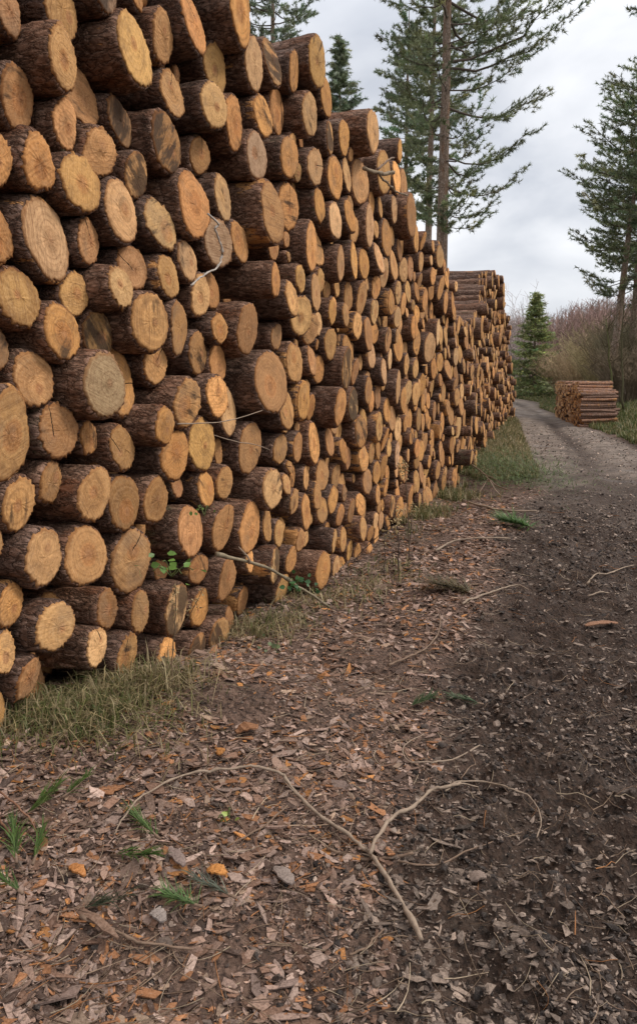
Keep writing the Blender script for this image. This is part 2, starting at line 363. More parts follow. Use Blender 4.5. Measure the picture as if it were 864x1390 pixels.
# ---------------------------------------------------------------- log data read off the wall of sawn ends: x y height proud code | name
# tone codes: p pale, o orange, d dark brown, r reddish, g grey, y yellowish ; marks: s stain, c crack, h big heart, w saw lines
TILES={
(0,0,4):"""45 60 260 0 r;330 50 330 0 wt|big log raked with saw lines;615 40 280 .8 gs|grey weathered log at the upper edge;690 300 390 1 y|tall pale log near the upper edge
335 390 345 1 t|tan log beside a deep black gap;105 560 350 0 dh;475 545 320 -1 r;665 650 280 -1 ds|dark log streaked down its middle;355 705 270 0 r;235 860 310 .5 oh
0 870 300 .2 o;535 855 270 0 t;427 1000 340 .4 y;750 920 260 0 sr|reddish log with a black blotch;-20 380 150 -.5 d;735 -30 160 0 o""",
(0,250,4):"""265 270 460 .3 pw|huge pale log scored by level saw lines;5 285 355 .3 oh|orange log cut off by the left edge;655 170 350 .5 p;495 325 270 0 r;725 455 260 0 r;610 520 245 1 p|small pale log standing proud
860 225 300 .4 ph;430 600 255 -.3 y;120 640 350 .2 yw|rough greenish-brown log;330 840 330 .4 oh;570 800 270 0 s|log with black streaks;775 755 340 1 tw;15 900 250 -.2 d;165 1015 330 0 t
540 1090 380 1.5 gp|whitish-grey log jutting far out;690 1100 350 -.5 o;820 1010 240 0 t""",
(0,500,4):"""110 410 460 .5 th|giant log with an oval orange heart;310 360 320 0 dc|dark log with a split below its heart;490 380 200 -.4 o;660 430 255 0 r;285 625 250 -.3 d;125 705 320 .2 t;465 660 325 .5 y
655 710 320 0 dh|brown log with a round tan heart;835 715 270 0 dr;-10 870 270 .2 y;190 965 350 .5 p;455 1015 350 .2 rh;712 1045 350 .2 tw;855 250 230 1 o""",
(0,750,4):"""80 265 260 0 o;295 395 290 1 to|bark-clad log jutting near the left foot;580 310 240 -.5 d;760 320 240 0 r;525 515 230 .7 p;690 560 250 .4 rh;45 540 245 .2 y;125 680 260 .4 rh|frayed log lowest at the left end
-15 840 250 .2 y;5 -5000 1 0 x""",
(216,0,4):"""45 210 280 0 r;165 145 325 .3 oc|log with a black diagonal crack;445 105 320 1 oh|large log against the sky beside the pine;310 370 260 -.3 y;515 375 285 .5 p|pinkish log below the skyline;620 370 250 .1 s
740 385 210 .2 o;850 348 264 1.2 y;65 500 265 0 t;300 605 255 .7 p;410 660 285 .1 oh;550 625 235 .1 o;630 625 250 -.6 o;815 620 225 .7 p
25 830 330 0 ds|large log darkened by black stain;230 870 215 -.4 d;530 855 260 .4 gd|grey-ringed log with a dark rim;715 890 240 .3 o;845 910 210 .3 p""",
(216,250,4):"""175 115 370 .4 oh|vivid orange log;325 55 270 0 p;320 325 280 .3 gw|grey log behind the hanging twig;435 315 245 0 oh;610 110 330 .8 rw|big reddish log scored with saw lines;710 115 250 -.3 o;815 330 280 .5 o
620 340 160 -1 r;55 490 250 .3 y;160 440 225 .2 p;215 600 240 .1 p;285 570 220 -1 d;85 770 315 .3 dw;630 525 205 1.6 o|small log jutting far out of the wall;460 755 275 .7 do|dull orange log under a deep shadow
735 640 200 1 t;765 520 160 .4 y;840 560 220 .3 p;785 720 230 .3 p;835 780 180 0 t;305 795 180 .3 oh;210 885 240 0 r;300 945 230 -.5 o;635 830 170 .1 d;848 965 165 0 o;868 110 190 .4 o""",
(216,500,4):"""608 75 355 1.2 rh|large dark-rimmed log with a drooping face;735 -20 250 .3 t;135 170 290 .5 rh;340 140 245 .8 o;375 265 290 -.3 p;690 230 225 .4 y;780 170 230 .2 o;820 240 150 -.4 o;235 430 305 .2 yw|mustard-yellow log
85 460 285 .2 oh;480 425 280 0 t;655 440 190 0 t;750 430 190 0 r;838 395 240 0 o;315 475 140 -.8 d;345 605 200 -.1 r;265 635 210 .1 oh;600 640 245 1 p;95 640 140 -.7 d
735 730 150 0 t;795 775 190 .2 oh;690 630 130 0 t;800 590 150 0 t;170 885 315 .4 dw|broad brown log with upright saw grooves;345 865 290 .3 r;500 860 275 .8 o;590 855 200 -.2 r
645 905 165 .1 t;765 935 135 .1 t;795 905 90 -1 d;872 730 150 0 t""",
(216,700,4):"""90 510 270 .3 ps|tall pale log flecked with grey low down;230 500 210 0 o;230 300 180 -.6 d;345 350 255 .2 r;500 235 140 -.1 o;615 265 210 1 ps;712 230 160 .6 o;320 640 230 .5 s|black-flecked log lowest at the right foot
205 725 190 .2 rs;50 710 220 .3 o;445 470 170 -.9 d;385 555 150 -.8 d;5 345 130 -1 d;888 298 228 1.5 o|big ruddy-barked log jutting at the foot""",
(420,50,5.76):"""125 490 320 .2 o;160 800 270 .5 ys;270 810 280 .1 o;495 775 350 1.6 y|thick log overhanging the top step;190 1080 345 .3 o;285 1060 270 0 p;395 1145 350 0 r;580 1075 330 .7 y|log with a dead branch across it;690 1085 250 0 o;725 1150 250 -.3 r;700 940 180 .3 o""",
(420,240,5.76):"""200 330 310 .4 p|pale-rimmed log below the top step;315 310 265 .1 o;460 390 340 .4 pc|tall oval log with a slit at its base;548 235 180 0 y;665 265 235 .4 p;785 290 340 1.1 dg|dull brown log at the stepped edge;600 475 300 .4 o;700 550 180 0 d
830 490 220 .5 o;240 680 260 .8 t|log with long scaly bark;345 655 300 .1 o;425 700 260 0 o;545 645 235 .4 p;590 755 240 .1 p;648 725 265 0 y;735 755 200 0 p;785 720 190 -.1 d;300 940 240 -.3 d
420 965 265 0 t;635 970 210 .5 o;690 910 195 .2 p;725 980 170 0 o;765 900 190 0 t;845 860 190 0 o;175 1055 200 .4 o;280 1080 200 .2 t;490 1040 220 .2 p;685 1080 190 .2 p;825 1075 160 0 o;800 1005 100 0 p;130 890 150 -.7 d""",
(420,430,5.76):"""140 215 270 .3 y|round frayed yellow log;40 350 245 .1 rh;40 110 210 0 p;280 380 350 .8 s|log with a blue-black lower stain;355 430 210 -.6 d;388 110 225 .2 y;470 190 290 .2 d|dark brown oval log;488 310 230 -.4 p;620 230 200 .1 r
565 380 225 .3 p;625 380 180 0 p;680 150 110 .2 p;693 240 260 0 o;825 130 240 .3 o;750 360 180 .1 y;815 390 175 0 y;685 505 270 .4 p;238 705 305 1.1 o|pale orange log with a long dark flank;338 690 270 .3 ps|pale log speckled black
465 590 235 .6 oh;475 700 190 -.4 o;540 590 180 -.2 d;595 690 215 .1 o;535 830 250 .3 y;640 775 215 0 t;680 835 215 0 p;740 690 230 .4 o|orange oval log far along the wall;745 840 145 -.3 o;777 550 240 0 p;825 600 210 0 t
745 510 120 -.5 d;405 950 260 .5 o;155 980 240 0 d;263 1050 210 .4 o;300 1100 180 -.4 d;415 1085 220 0 o;490 1050 190 0 r;530 1030 150 -.1 o;578 980 190 .2 o;685 1050 230 .2 gd;618 1030 160 0 t;793 940 160 .2 o;838 1030 160 .1 o""",
(420,620,5.76):"""88 370 220 .1 o;160 400 235 .1 o;220 440 195 .1 o;305 425 200 .1 r;395 375 195 .3 o;270 300 130 0 t;445 170 220 .1 dg;520 120 190 .2 o;575 90 230 .1 o;590 230 140 0 o;530 300 165 .2 o;545 420 130 0 r
190 660 200 1 t|log with a long mottled flank;258 620 210 .4 y;292 775 190 -.2 y;262 820 190 -.1 o;222 870 210 .6 p;413 580 210 1.1 y|grey-barked log jutting at the foot;477 590 150 .6 o;370 750 170 .6 o;472 780 210 .8 o;510 520 150 .1 p;530 590 200 0 t
563 500 160 .1 t;635 420 180 .4 ys;597 490 120 0 o;700 410 220 .3 o;745 430 160 0 t;785 310 180 .1 o""",
(540,320,5.4):"""305 155 180 1 t|topmost log on the far step;338 230 115 .2 o;180 40 130 .2 o;253 300 140 .5 o;310 385 180 .6 o;352 320 130 .2 o;350 490 200 .2 o;395 500 180 .2 o;290 710 200 .7 p|bright pale log below the far step;230 820 240 .6 p;125 740 250 .1 o;145 370 170 .1 t;187 430 180 .2 o""",
}
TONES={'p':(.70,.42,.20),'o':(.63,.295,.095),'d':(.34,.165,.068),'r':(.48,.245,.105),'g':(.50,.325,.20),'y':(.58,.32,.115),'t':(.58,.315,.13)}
WORD={'p':'pale','o':'orange','d':'brown','r':'reddish','g':'greyish','y':'yellowish','t':'tan'}
logs=[]
for (x0,y0,k),txt in TILES.items():
    for e in txt.replace('\n',';').split(';'):
        e=e.strip()
        if not e: continue
        e,_,nm=e.partition('|'); a=e.split()
        if a[4]=='x': continue
        px,py,h=x0+float(a[0])/k,y0+float(a[1])/k,float(a[2])/k
        if abs(px)<9 and px<3: px=min(px,2)
        d=.085*float(a[3])+RNG.normal(0,.014)
        s,P=wall_hit(px,py,d); w=proj(P)[2]
        logs.append(dict(s=s,z=P[2],r=h*w/F/2*1.01,d=d,code=a[4],name=nm,s0=s,z0=P[2],px=px,py=py,seen=1))
# nudge overlapping neighbours apart inside the wall plane
S=np.array([l['s'] for l in logs]); Z=np.array([l['z'] for l in logs]); R=np.array([l['r'] for l in logs])
R=np.clip(R,.05,.24); S0,Z0=S.copy(),Z.copy()
for it in range(80):
    ds=S[:,None]-S[None]; dz=Z[:,None]-Z[None]; D=np.hypot(ds,dz)+1e-6
    ov=np.clip((R[:,None]+R[None])*.99-D,0,None); np.fill_diagonal(ov,0)
    S+=.25*(ov*ds/D).sum(1); Z+=.25*(ov*dz/D).sum(1)
    S=np.clip(S,S0-.06,S0+.06); Z=np.clip(Z,Z0-.06,Z0+.06)
ds=S[:,None]-S[None]; dz=Z[:,None]-Z[None]; D=np.hypot(ds,dz)
for i in range(len(S)):
    for j in range(i):
        o=R[i]+R[j]-D[i,j]
        if o>.03:
            k=max(.7,(D[i,j]+.03)/(R[i]+R[j])); R[i]*=k; R[j]*=k
for l,a,b,c in zip(logs,S,Z,R): l.update(s=a,z=b,r=c)
S_END=max(l['s'] for l in logs)
# skyline of the heap beyond the part read off
_sk=[wall_hit(x,y) for x,y in ((556,262),(566,312),(598,330),(606,350),(613,385),(620,425),(630,436),(645,418),(656,368),(668,366),(678,374),(682,400),(686,446),(688.5,510))]
SKS=np.array([a for a,_ in _sk]); SKZ=np.array([b[2] for _,b in _sk]); print('skyline',[(round(float(b[1]),1),round(float(b[2]),2)) for _,b in _sk])
def top_s(s): return np.where(s<SKS[0],top_z(cP(s)[1]),np.interp(s,SKS,SKZ))
# everything not read off: drop round logs on the heap from above, lowest spot first
def drop_fill(sa,sb,rmean,n_fail=60,tag_='far'):
    sg=np.arange(sa,sb,.02); fl=base_z(cP(sg)[1]); tp=top_s(sg)
    cs=np.array([l['s'] for l in logs]); cz=np.array([l['z'] for l in logs]); cr=np.array([l['r'] for l in logs])
    fail=0
    while fail<n_fail:
        r=float(np.clip(RNG.normal(rmean,.035),.075,.215))
        zz=fl+r
        k=(cs>sa-.6)&(cs<sb+.6)
        if k.any():
            dd=np.abs(sg[:,None]-cs[None,k]); rr=r+cr[None,k]
            h=np.where(dd<rr,cz[None,k]+np.sqrt(np.clip(rr*rr-dd*dd,0,None)),-9)
            zz=np.maximum(zz,h.max(1))
        zz=zz+RNG.normal(0,.004,len(zz)); bad=zz+r>tp
        if bad.all(): fail+=1; continue
        zz[bad]=99; i=int(np.argmin(zz))
        l=dict(s=float(sg[i]),z=float(zz[i]),r=r,d=RNG.normal(.01,.036),code=RNG.choice(list('pooottyrd')),name='',seen=0)
        if RNG.random()<.09: l['d']+=.15
        logs.append(l); cs=np.append(cs,l['s']); cz=np.append(cz,l['z']); cr=np.append(cr,r)
yb=8.6
# keep the drop zone off the transcribed block: per-column right boundary comes from the circles themselves
drop_fill(float(s_of_Y(9.2)),float(s_of_Y(28.0)),.116)
drop_fill(float(s_of_Y(.6)),float(s_of_Y(2.35)),.145,30)
drop_fill(float(s_of_Y(2.3)),float(wall_hit(318,20)[0]),.15,30)     # logs above and between the ones read off
# small recessed logs in the remaining holes
def gap_fill(sa,sb):
    sg=np.arange(sa,sb,.03); n=0
    zg=np.arange(-.2,4.6,.03); A,B=np.meshgrid(sg,zg,indexing='ij')
    Yg=cP(sg)[1]; ok=(B>base_z(Yg)[:,None]+.05)&(B<top_s(sg)[:,None]-.3)
    D=np.full(A.shape,9.)
    for l in logs:
        i=np.abs(sg-l['s'])<.7
        D[i]=np.minimum(D[i],np.hypot(A[i]-l['s'],B[i]-l['z'])-l['r'])
    hi=np.full(len(sg),-9.)
    for l in logs:
        i=np.abs(sg-l['s'])<l['r']*.8
        hi[i]=np.maximum(hi[i],l['z']-.5*l['r'])
    D[~ok|(B>hi[:,None])]=0
    while True:
        k=np.argmax(D); d=D.flat[k]
        if d<.047: break
        s,z=A.flat[k],B.flat[k]; r=min(d*1.02,.15)
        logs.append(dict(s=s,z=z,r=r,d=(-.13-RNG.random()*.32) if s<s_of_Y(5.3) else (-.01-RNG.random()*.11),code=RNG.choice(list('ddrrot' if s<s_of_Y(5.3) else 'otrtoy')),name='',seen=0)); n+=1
        i=np.abs(sg-s)<.7
        D[i]=np.minimum(D[i],np.hypot(A[i]-s,B[i]-z)-r)
    return n
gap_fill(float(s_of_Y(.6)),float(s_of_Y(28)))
for l in logs:
    l['d']=float(l['d'])
    X,Y=cP(l['s']); nx,ny=cN(l['s']); l['P']=np.array([X+l['d']*nx,Y+l['d']*ny,l['z']]); l['n']=(float(nx),float(ny))
    l['px'],l['py'],l['w']=[float(v) for v in proj(l['P'])]
    l['h']=2*l['r']*F/l['w']
    inside=(-l['h']*.3<l['px']<864+l['h']*.3) and (-l['h']*.45<l['py']<1390)
    l['area']=l['h']**2*(1. if l['d']>-.2 else .25) if inside and l['w']>.5 else 0
order=sorted(range(len(logs)),key=lambda i:-logs[i]['area'])
for i in order[:300]: logs[i]['own']=logs[i]['area']>0
print('logs',len(logs),'in view',sum(l['area']>0 for l in logs),'own',sum(l.get('own',False) for l in logs),'smallest own h',min(l['h'] for l in logs if l.get('own')))

# ---------------------------------------------------------------- one log: barked round body with its end at the origin, axis to -X
def log_geo(l,na=40,fine=True,full=True):
    r=l['r']; rg=np.random.default_rng(int(abs(l['s']*977+l['z']*7919)*10)%(2**31))
    th=np.arange(na)/na*2*np.pi
    L=2.9+rg.normal(0,.12)
    ax=np.array([0,.012,.05,.1,.16,.24,.33,.43,.55,.7,.9,1.15,1.6,2.2,L]) if fine else np.array([0,.015,.12,.3,.6,L])
    prof=1+sum(rg.normal(0,a)*np.cos(k*th+rg.random()*6.3) for k,a in ((2,.065),(3,.03),(4,.014),(5,.01),(7,.008)))
    R=np.repeat((r*prof)[None],len(ax),0)
    R=R*(1+.02*(ax[:,None]/3))
    if fine:
        nz=(fbm(th[None]*r*28/1.+rg.random()*50,ax[:,None]*9+rg.random()*50,5,3)-.5)
        R=R+nz*.035*np.minimum(1,.12+ax[:,None]*5)+rg.normal(0,.0018,R.shape)
        for _ in range(3):
            t0,a0=rg.random()*6.28,rg.uniform(.06,.6); dt=(th-t0+np.pi)%(2*np.pi)-np.pi
            R=R+rg.uniform(.008,.022)*np.exp(-(dt/.2)**2)[None]*np.exp(-((ax-a0)/.07)**2)[:,None]
        R[:, -1]=R[:, -1]*.5+R[:,0]*.5
        R[0]-=.006+.006*rg.random(na)
    ta,tb=rg.normal(0,.09),rg.normal(0,.09)
    if l['px']>450: ta*=.55
    Y=R*np.cos(th); Zz=R*np.sin(th)
    bend=rg.normal(0,.016,2)
    Y=Y+(bend[0]*ax**1.5)[:,None]; Zz=Zz+(bend[1]*ax**1.5)[:,None]
    fade=np.clip(1-ax/.6,0,1)[:,None]
    X=-ax[:,None]+(ta*Y+tb*Zz)*fade
    V=np.stack([X,Y,Zz],-1).reshape(-1,3)
    i=np.arange(len(ax)-1)[:,None]*na; j=np.arange(na)[None]; j2=(j+1)%na
    Q=np.stack([i+j,i+na+j,i+na+j2,i+j2],-1).reshape(-1,4)
    arc=np.minimum(th,2*np.pi-th)*r   # mirrored at the seam so the texture meets itself
    off=rg.random(2)*30
    uvb=np.stack([np.broadcast_to(arc,X.shape)+off[0],np.broadcast_to(ax[:,None],X.shape)+off[1]],-1).reshape(-1,2)
    rs=rg.random(); bare=rg.random()**2.2*1.0
    rb=np.broadcast_to(np.array([rs,bare,0,0]),(len(V),4)).copy()
    # front rim ring (bark seen end-on) + back cap
    nv=len(V)
    back=V[-na:].mean(0)[None]; V=np.concatenate([V,back]); uvb=np.concatenate([uvb,off[None]]); rb=np.concatenate([rb,rb[:1]])
    b0=(len(ax)-1)*na
    T=np.stack([np.full(na,nv),b0+np.arange(na),b0+(np.arange(na)+1)%na],-1)[:,[0,2,1]]
    rin=R[0]*.9; fr=np.stack([ta*rin*np.cos(th)+tb*rin*np.sin(th)-.004,rin*np.cos(th),rin*np.sin(th)],-1)
    n2=len(V); V=np.concatenate([V,fr]); uvb=np.concatenate([uvb,np.stack([arc+off[0],np.full(na,off[1]-.02)],-1)]); rb=np.concatenate([rb,np.broadcast_to(rb[0],(na,4))])
    Q2=np.stack([np.arange(na),(np.arange(na)+1)%na,n2+(np.arange(na)+1)%na,n2+np.arange(na)],-1)
    bark=(V,[np.concatenate([Q,Q2]),T],uvb,{'rnd':rb})
    # sawn end
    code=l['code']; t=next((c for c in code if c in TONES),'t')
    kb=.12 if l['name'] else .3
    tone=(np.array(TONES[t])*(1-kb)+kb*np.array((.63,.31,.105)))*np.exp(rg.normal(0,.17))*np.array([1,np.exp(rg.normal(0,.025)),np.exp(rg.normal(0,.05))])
    fr_=np.array([.12,.3,.5,.7,.86,.95,1.]) if fine else np.array([.5,1.])
    rough=rg.normal(0,.0034 if fine else 0,na)+.0055*fine*np.clip(rg.normal(-.6,1,na),0,2)
    Re=R[0]*.965+.002+rough
    RR=fr_[:,None]*Re[None]; RR[:-1]=fr_[:-1,None]*(R[0]*.965)[None]
    dome=.006+.004*(1-fr_[:,None]**2)+(rg.normal(0,.0012,RR.shape) if fine else 0)
    dome[-1:] -= .004
    Xe=ta*RR*np.cos(th)+tb*RR*np.sin(th)+dome
    Ve=np.concatenate([np.stack([Xe,RR*np.cos(th),RR*np.sin(th)],-1).reshape(-1,3),[[.0105,0,0]]])
    m=len(fr_); i=np.arange(m-1)[:,None]*na
    Qe=np.stack([i+j,i+na+j,i+na+j2,i+j2],-1).reshape(-1,4)[:,[0,1,2,3]]
    Te=np.stack([np.full(na,m*na),np.arange(na),(np.arange(na)+1)%na],-1)
    # skirt closing the end's edge back to the bark
    sk=np.stack([ta*Re*np.cos(th)+tb*Re*np.sin(th)-.006,Re*np.cos(th)*.985,Re*np.sin(th)*.985],-1)
    k0=len(Ve); Ve=np.concatenate([Ve,sk]); e0=(m-1)*na
    Qs=np.stack([e0+np.arange(na),k0+np.arange(na),k0+(np.arange(na)+1)%na,e0+(np.arange(na)+1)%na],-1)
    pith=rg.normal(0,.15,2)*r
    uve=Ve[:,1:3]-pith
    q=np.concatenate([np.repeat(fr_,na),[0],np.ones(na)])
    heart=r*(rg.uniform(.38,.52) if 'h' in code else rg.uniform(.1,.36) if rg.random()<.75 else .01)
    ang=rg.random() if 'w' not in code else rg.choice([.0,.5,.25])
    re=np.stack([np.full(len(q),rs),np.full(len(q),heart),np.full(len(q),ang),q],-1)
    st=.9 if 's' in code else (rg.uniform(.2,.5) if (rg.random()<.3 and not l['name']) else .05)
    ck=1. if ('c' in code or (rg.random()<.14 and not l['name'])) else 0.
    mk=np.broadcast_to(np.array([st,ck,1. if 'w' in code else rg.random()*.45,1]),(len(q),4))
    end=(Ve,[np.concatenate([Qe,Qs]),Te],uve,{'rnd':re,'mark':mk,'tone':np.broadcast_to(tone,(len(q),3))})
    nx,ny=l['n']; yaw=math.atan2(ny,nx)+rg.normal(0,.04 if l['px']<450 else .025)+rad(float(np.interp(l['px'],[0,200,345,450,520,600,650,700],[7,5,3,2.5,2,0,-2,-4]))); pit=rg.normal(0,.022)
    l['rot']=(0,pit,yaw); l['tonec']=t
    return bark,end

def make_log(l):
    near=l['h']>34
    bark,end=log_geo(l,72 if l['h']>58 else 44 if near else 28,True)
    V,gs,uv,at_=bark
    o=link('log',mesh_np('log',V,gs,[M['bark']],uv=uv,attrs=at_),None,l['P'],l['rot'])
    V,gs,uv,at_=end
    link('sawn_end',mesh_np('sawn_end',V,gs,[M['end']],uv=uv,attrs=at_),o)
    l['ob']=o
    return o
for i in order[:300]:
    if logs[i].get('own'): make_log(logs[i])
# the rest of the pile, one mass
acc={0:[[],[],[],{'rnd':[],'mark':[],'tone':[]},[]]}
Vs=[];Qs_=[];Ts=[];UV=[];RN=[];MK=[];TN=[];MQ=[];MT=[];n0=0
for l in logs:
    if l.get('own'): continue
    b,e=log_geo(l,20,l['w']<16 and l['area']>0)
    Rm=np.array(Euler(l['rot']).to_matrix())
    for mi,(V,gs,uv,at_) in enumerate((b,e)):
        Vs.append(V@Rm.T+l['P']); UV.append(uv); RN.append(at_['rnd'])
        MK.append(at_.get('mark',np.zeros((len(V),4)))); TN.append(at_.get('tone',np.full((len(V),3),.3)))
        Qs_.append(gs[0]+n0); Ts.append(gs[1]+n0); MQ.append(np.full(len(gs[0]),mi)); MT.append(np.full(len(gs[1]),mi)); n0+=len(V)
me=mesh_np('packed_logs',np.concatenate(Vs),[np.concatenate(Qs_),np.concatenate(Ts)],[M['bark'],M['end']],[np.concatenate(MQ),np.concatenate(MT)],
           np.concatenate(UV),{'rnd':np.concatenate(RN),'mark':np.concatenate(MK),'tone':np.concatenate(TN)})
tag(link('packed_logs',me),'mass of smaller and farther sawn pine logs filling out the long roadside pile','log pile',kind='stuff')

# ---------------------------------------------------------------- labels: a named log, or its bearing from the nearest named log
own=[l for l in logs if l.get('own')]
hs=sorted(l['h'] for l in own)
def article(l): return ('small ' if l['h']<hs[len(hs)//4] else 'large ' if l['h']>hs[int(len(hs)*.8)] else '')
marks=[l for l in own if l['name']]
for l in marks: l['ob']['label']=l['name']+', in the long pile'
DIR=[('to the right of',0),('above and right of',45),('straight above',90),('above and left of',135),('to the left of',180),('below and left of',225),('straight below',270),('below and right of',315)]
NUM=['first','second','third','fourth','fifth','sixth','seventh','eighth','ninth','tenth','eleventh','twelfth']
best={}
cand={}
for l in own:
    if l['name']: continue
    c=[]
    for k,m in enumerate(marks):
        dx=l['px']-m['px']; dy=-(l['py']-m['py']); asp=1.6
        dist=math.hypot(dx*asp,dy)
        q=int(((math.degrees(math.atan2(dy,dx*asp))+22.5)%360)//45)
        c.append((dist,k,q))
    cand[id(l)]=min(c)
sect={}
for l in own:
    if not l['name']: d,k,q=cand[id(l)]; sect.setdefault((k,q),[]).append((d,l))
for (k,q),ls in sect.items():
    ls.sort(key=lambda t:t[0])
    for j,(d,l) in enumerate(ls):
        w='' if j==0 else NUM[j]+' '
        t=f"{WORD[l['tonec']]} log {w}{DIR[q][0]} the {marks[k]['name']}"
        if len((article(l)+t).split())<=16: t=article(l)+t
        if len(t.split())>16: t=t.replace('to the right of','right of').replace('to the left of','left of').replace(' the '+marks[k]['name'],' '+marks[k]['name'])
        l['ob']['label']=t
for l in own:
    l['ob']['category']='log'; l['ob']['group']='logs in the long pile'
print('label max words',max(len(l['ob']['label'].split()) for l in own),'distinct',len({l['ob']['label'] for l in own}))
# ---------------------------------------------------------------- ground sheet, with the track as its own piece
def axis(spec):
    out=[]
    for a,b,st in spec: out.append(np.arange(a,b-1e-6,st))
    return np.concatenate(out+[[spec[-1][1]]])
gx=axis([(-300,-60,20),(-60,-12,4),(-12,-3,.5),(-3,-1.6,.1),(-1.6,3.6,.03),(3.6,8,.08),(8,16,.3),(16,40,1.2),(40,120,6),(120,420,25)])
gy=axis([(-40,-4,3),(-4,.8,.3),(.8,6.5,.028),(6.5,12,.07),(12,30,.25),(30,70,1),(70,160,5),(160,600,30)])
GX,GY=np.meshgrid(gx,gy,indexing='ij')
GZ=g(GX,GY); rm=road_mask(GX,GY)
nx_,ny_=GX.shape
dw=GX-wallX(GY)
vr=GX-roadR(GY)
gn=fbm(GX*1.1,GY*1.1,51,4)
verge=sstep(.2,.9,vr+(gn-.5)*1.5)*sstep(8,13,GY)
bankL=sstep(11.5,17,GY)*(1-sstep(-1.0,-.2,GX-roadL(GY)+(gn-.5)*1.2))
footg=np.exp(-((dw-.15)/.25)**2)*sstep(.5,.65,gn)*sstep(2,3,GY)*.4
farg=sstep(30,45,GY)*(1-rm)
grass=np.clip(np.maximum.reduce([verge,bankL,footg,farg]),0,1)*(1-rm)
u=GX-roadL(GY); grav=sstep(6,14,GY+(gn-.5)*6)*np.clip(.45+1.3*fbm(u*2.2,GY*.10,88,3)-.9*np.exp(-((u-1.2)/.3)**2)-.9*np.exp(-((u-2.7)/.3)**2),.02,1)
zone=np.stack([rm,grass,grav],-1)
idx=np.arange(nx_*ny_).reshape(nx_,ny_)
q=np.stack([idx[:-1,:-1],idx[1:,:-1],idx[1:,1:],idx[:-1,1:]],-1).reshape(-1,4)
onr=(rm.reshape(-1)[q].mean(1)>.5)
GV=np.stack([GX,GY,GZ],-1).reshape(-1,3)
for nm,sel,lab in (('ground',~onr,None),('muddy_track',onr,None)):
    qq=q[sel]; us,inv=np.unique(qq,return_inverse=True)
    me=mesh_np(nm,GV[us],[inv.reshape(-1,4)],[M['ground']],attrs={'zone':zone.reshape(-1,3)[us]})
    tag(link(nm,me),kind='structure')

# ---------------------------------------------------------------- scatter of templates
def scatter(templ,P,scale,N_up,rotz,tilt,col,rng):
    """templ list of (V,T); returns V,T,C. scale (n,3)"""
    n=len(P); tid=rng.integers(0,len(templ),n); Vs=[];Ts=[];Cs=[];n0=0
    c,s=np.cos(rotz),np.sin(rotz)
    for k,(tv,tt) in enumerate(templ):
        i=np.where(tid==k)[0]
        if not len(i): continue
        v=tv[None]*scale[i][:,None]
        # tilt about local x and y
        ax,ay=tilt[i,0],tilt[i,1]
        ca,sa=np.cos(ax)[:,None],np.sin(ax)[:,None]
        y=v[...,1]*ca-v[...,2]*sa; z=v[...,1]*sa+v[...,2]*ca; x=v[...,0]
        cb,sb=np.cos(ay)[:,None],np.sin(ay)[:,None]
        x,z=x*cb+z*sb,-x*sb+z*cb
        ci,si=c[i][:,None],s[i][:,None]
        w=np.stack([x*ci-y*si,x*si+y*ci,z],-1)+P[i][:,None]
        Vs.append(w.reshape(-1,3)); m=len(tv)
        Ts.append((tt[None]+ (np.arange(len(i))*m)[:,None,None]+n0).reshape(-1,3)); n0+=len(i)*m
        Cs.append(np.repeat(col[i],m,0))
    return np.concatenate(Vs),np.concatenate(Ts),np.concatenate(Cs)
rg=np.random.default_rng(21)
def chip_templ():
    k=7; a=(np.arange(k)+rg.uniform(-.42,.42,k))/k*2*np.pi; rr=rg.uniform(.6,1.2,k)/np.maximum(np.abs(np.cos(a)),np.abs(np.sin(a)))**.8
    o=np.stack([np.cos(a)*rr,np.sin(a)*rr*rg.uniform(.45,.8)],-1)*.8
    curl=rg.uniform(-.35,.35)
    zt=curl*(o[:,1]**2)*2+rg.normal(0,.06,k); th=.11
    V=np.concatenate([np.c_[o,zt+th],np.c_[o*.93,zt-th*.4],[[rg.normal(0,.2),rg.normal(0,.15),th*1.5]]])
    T=[]
    for i in range(k):
        j=(i+1)%k
        T+= [(2*k,i,j),(i,k+i,k+j),(i,k+j,j)]
    return V,np.array(T)
CT=[chip_templ() for _ in range(14)]
def clod_templ():
    import bmesh
    bm=bmesh.new(); bmesh.ops.create_icosphere(bm,subdivisions=1,radius=1)
    V=np.array([v.co[:] for v in bm.verts]); T=np.array([[v.index for v in f.verts] for f in bm.faces]); bm.free()
    sd=rg.random(3)*40
    nz=fbm(V[:,0]*1.6+sd[0]+V[:,2],V[:,1]*1.6+sd[1]-V[:,2],3,3)
    n2=np.abs(fbm(V[:,0]*4+sd[2]+V[:,2]*3,V[:,1]*4-V[:,2]*3,6,3)-.5)*2
    V=V*(.25+1.3*nz-.55*n2+rg.normal(0,.13,len(V)))[:,None]*np.array([1,.85,.65]); return V,T
KT=[clod_templ() for _ in range(24)]

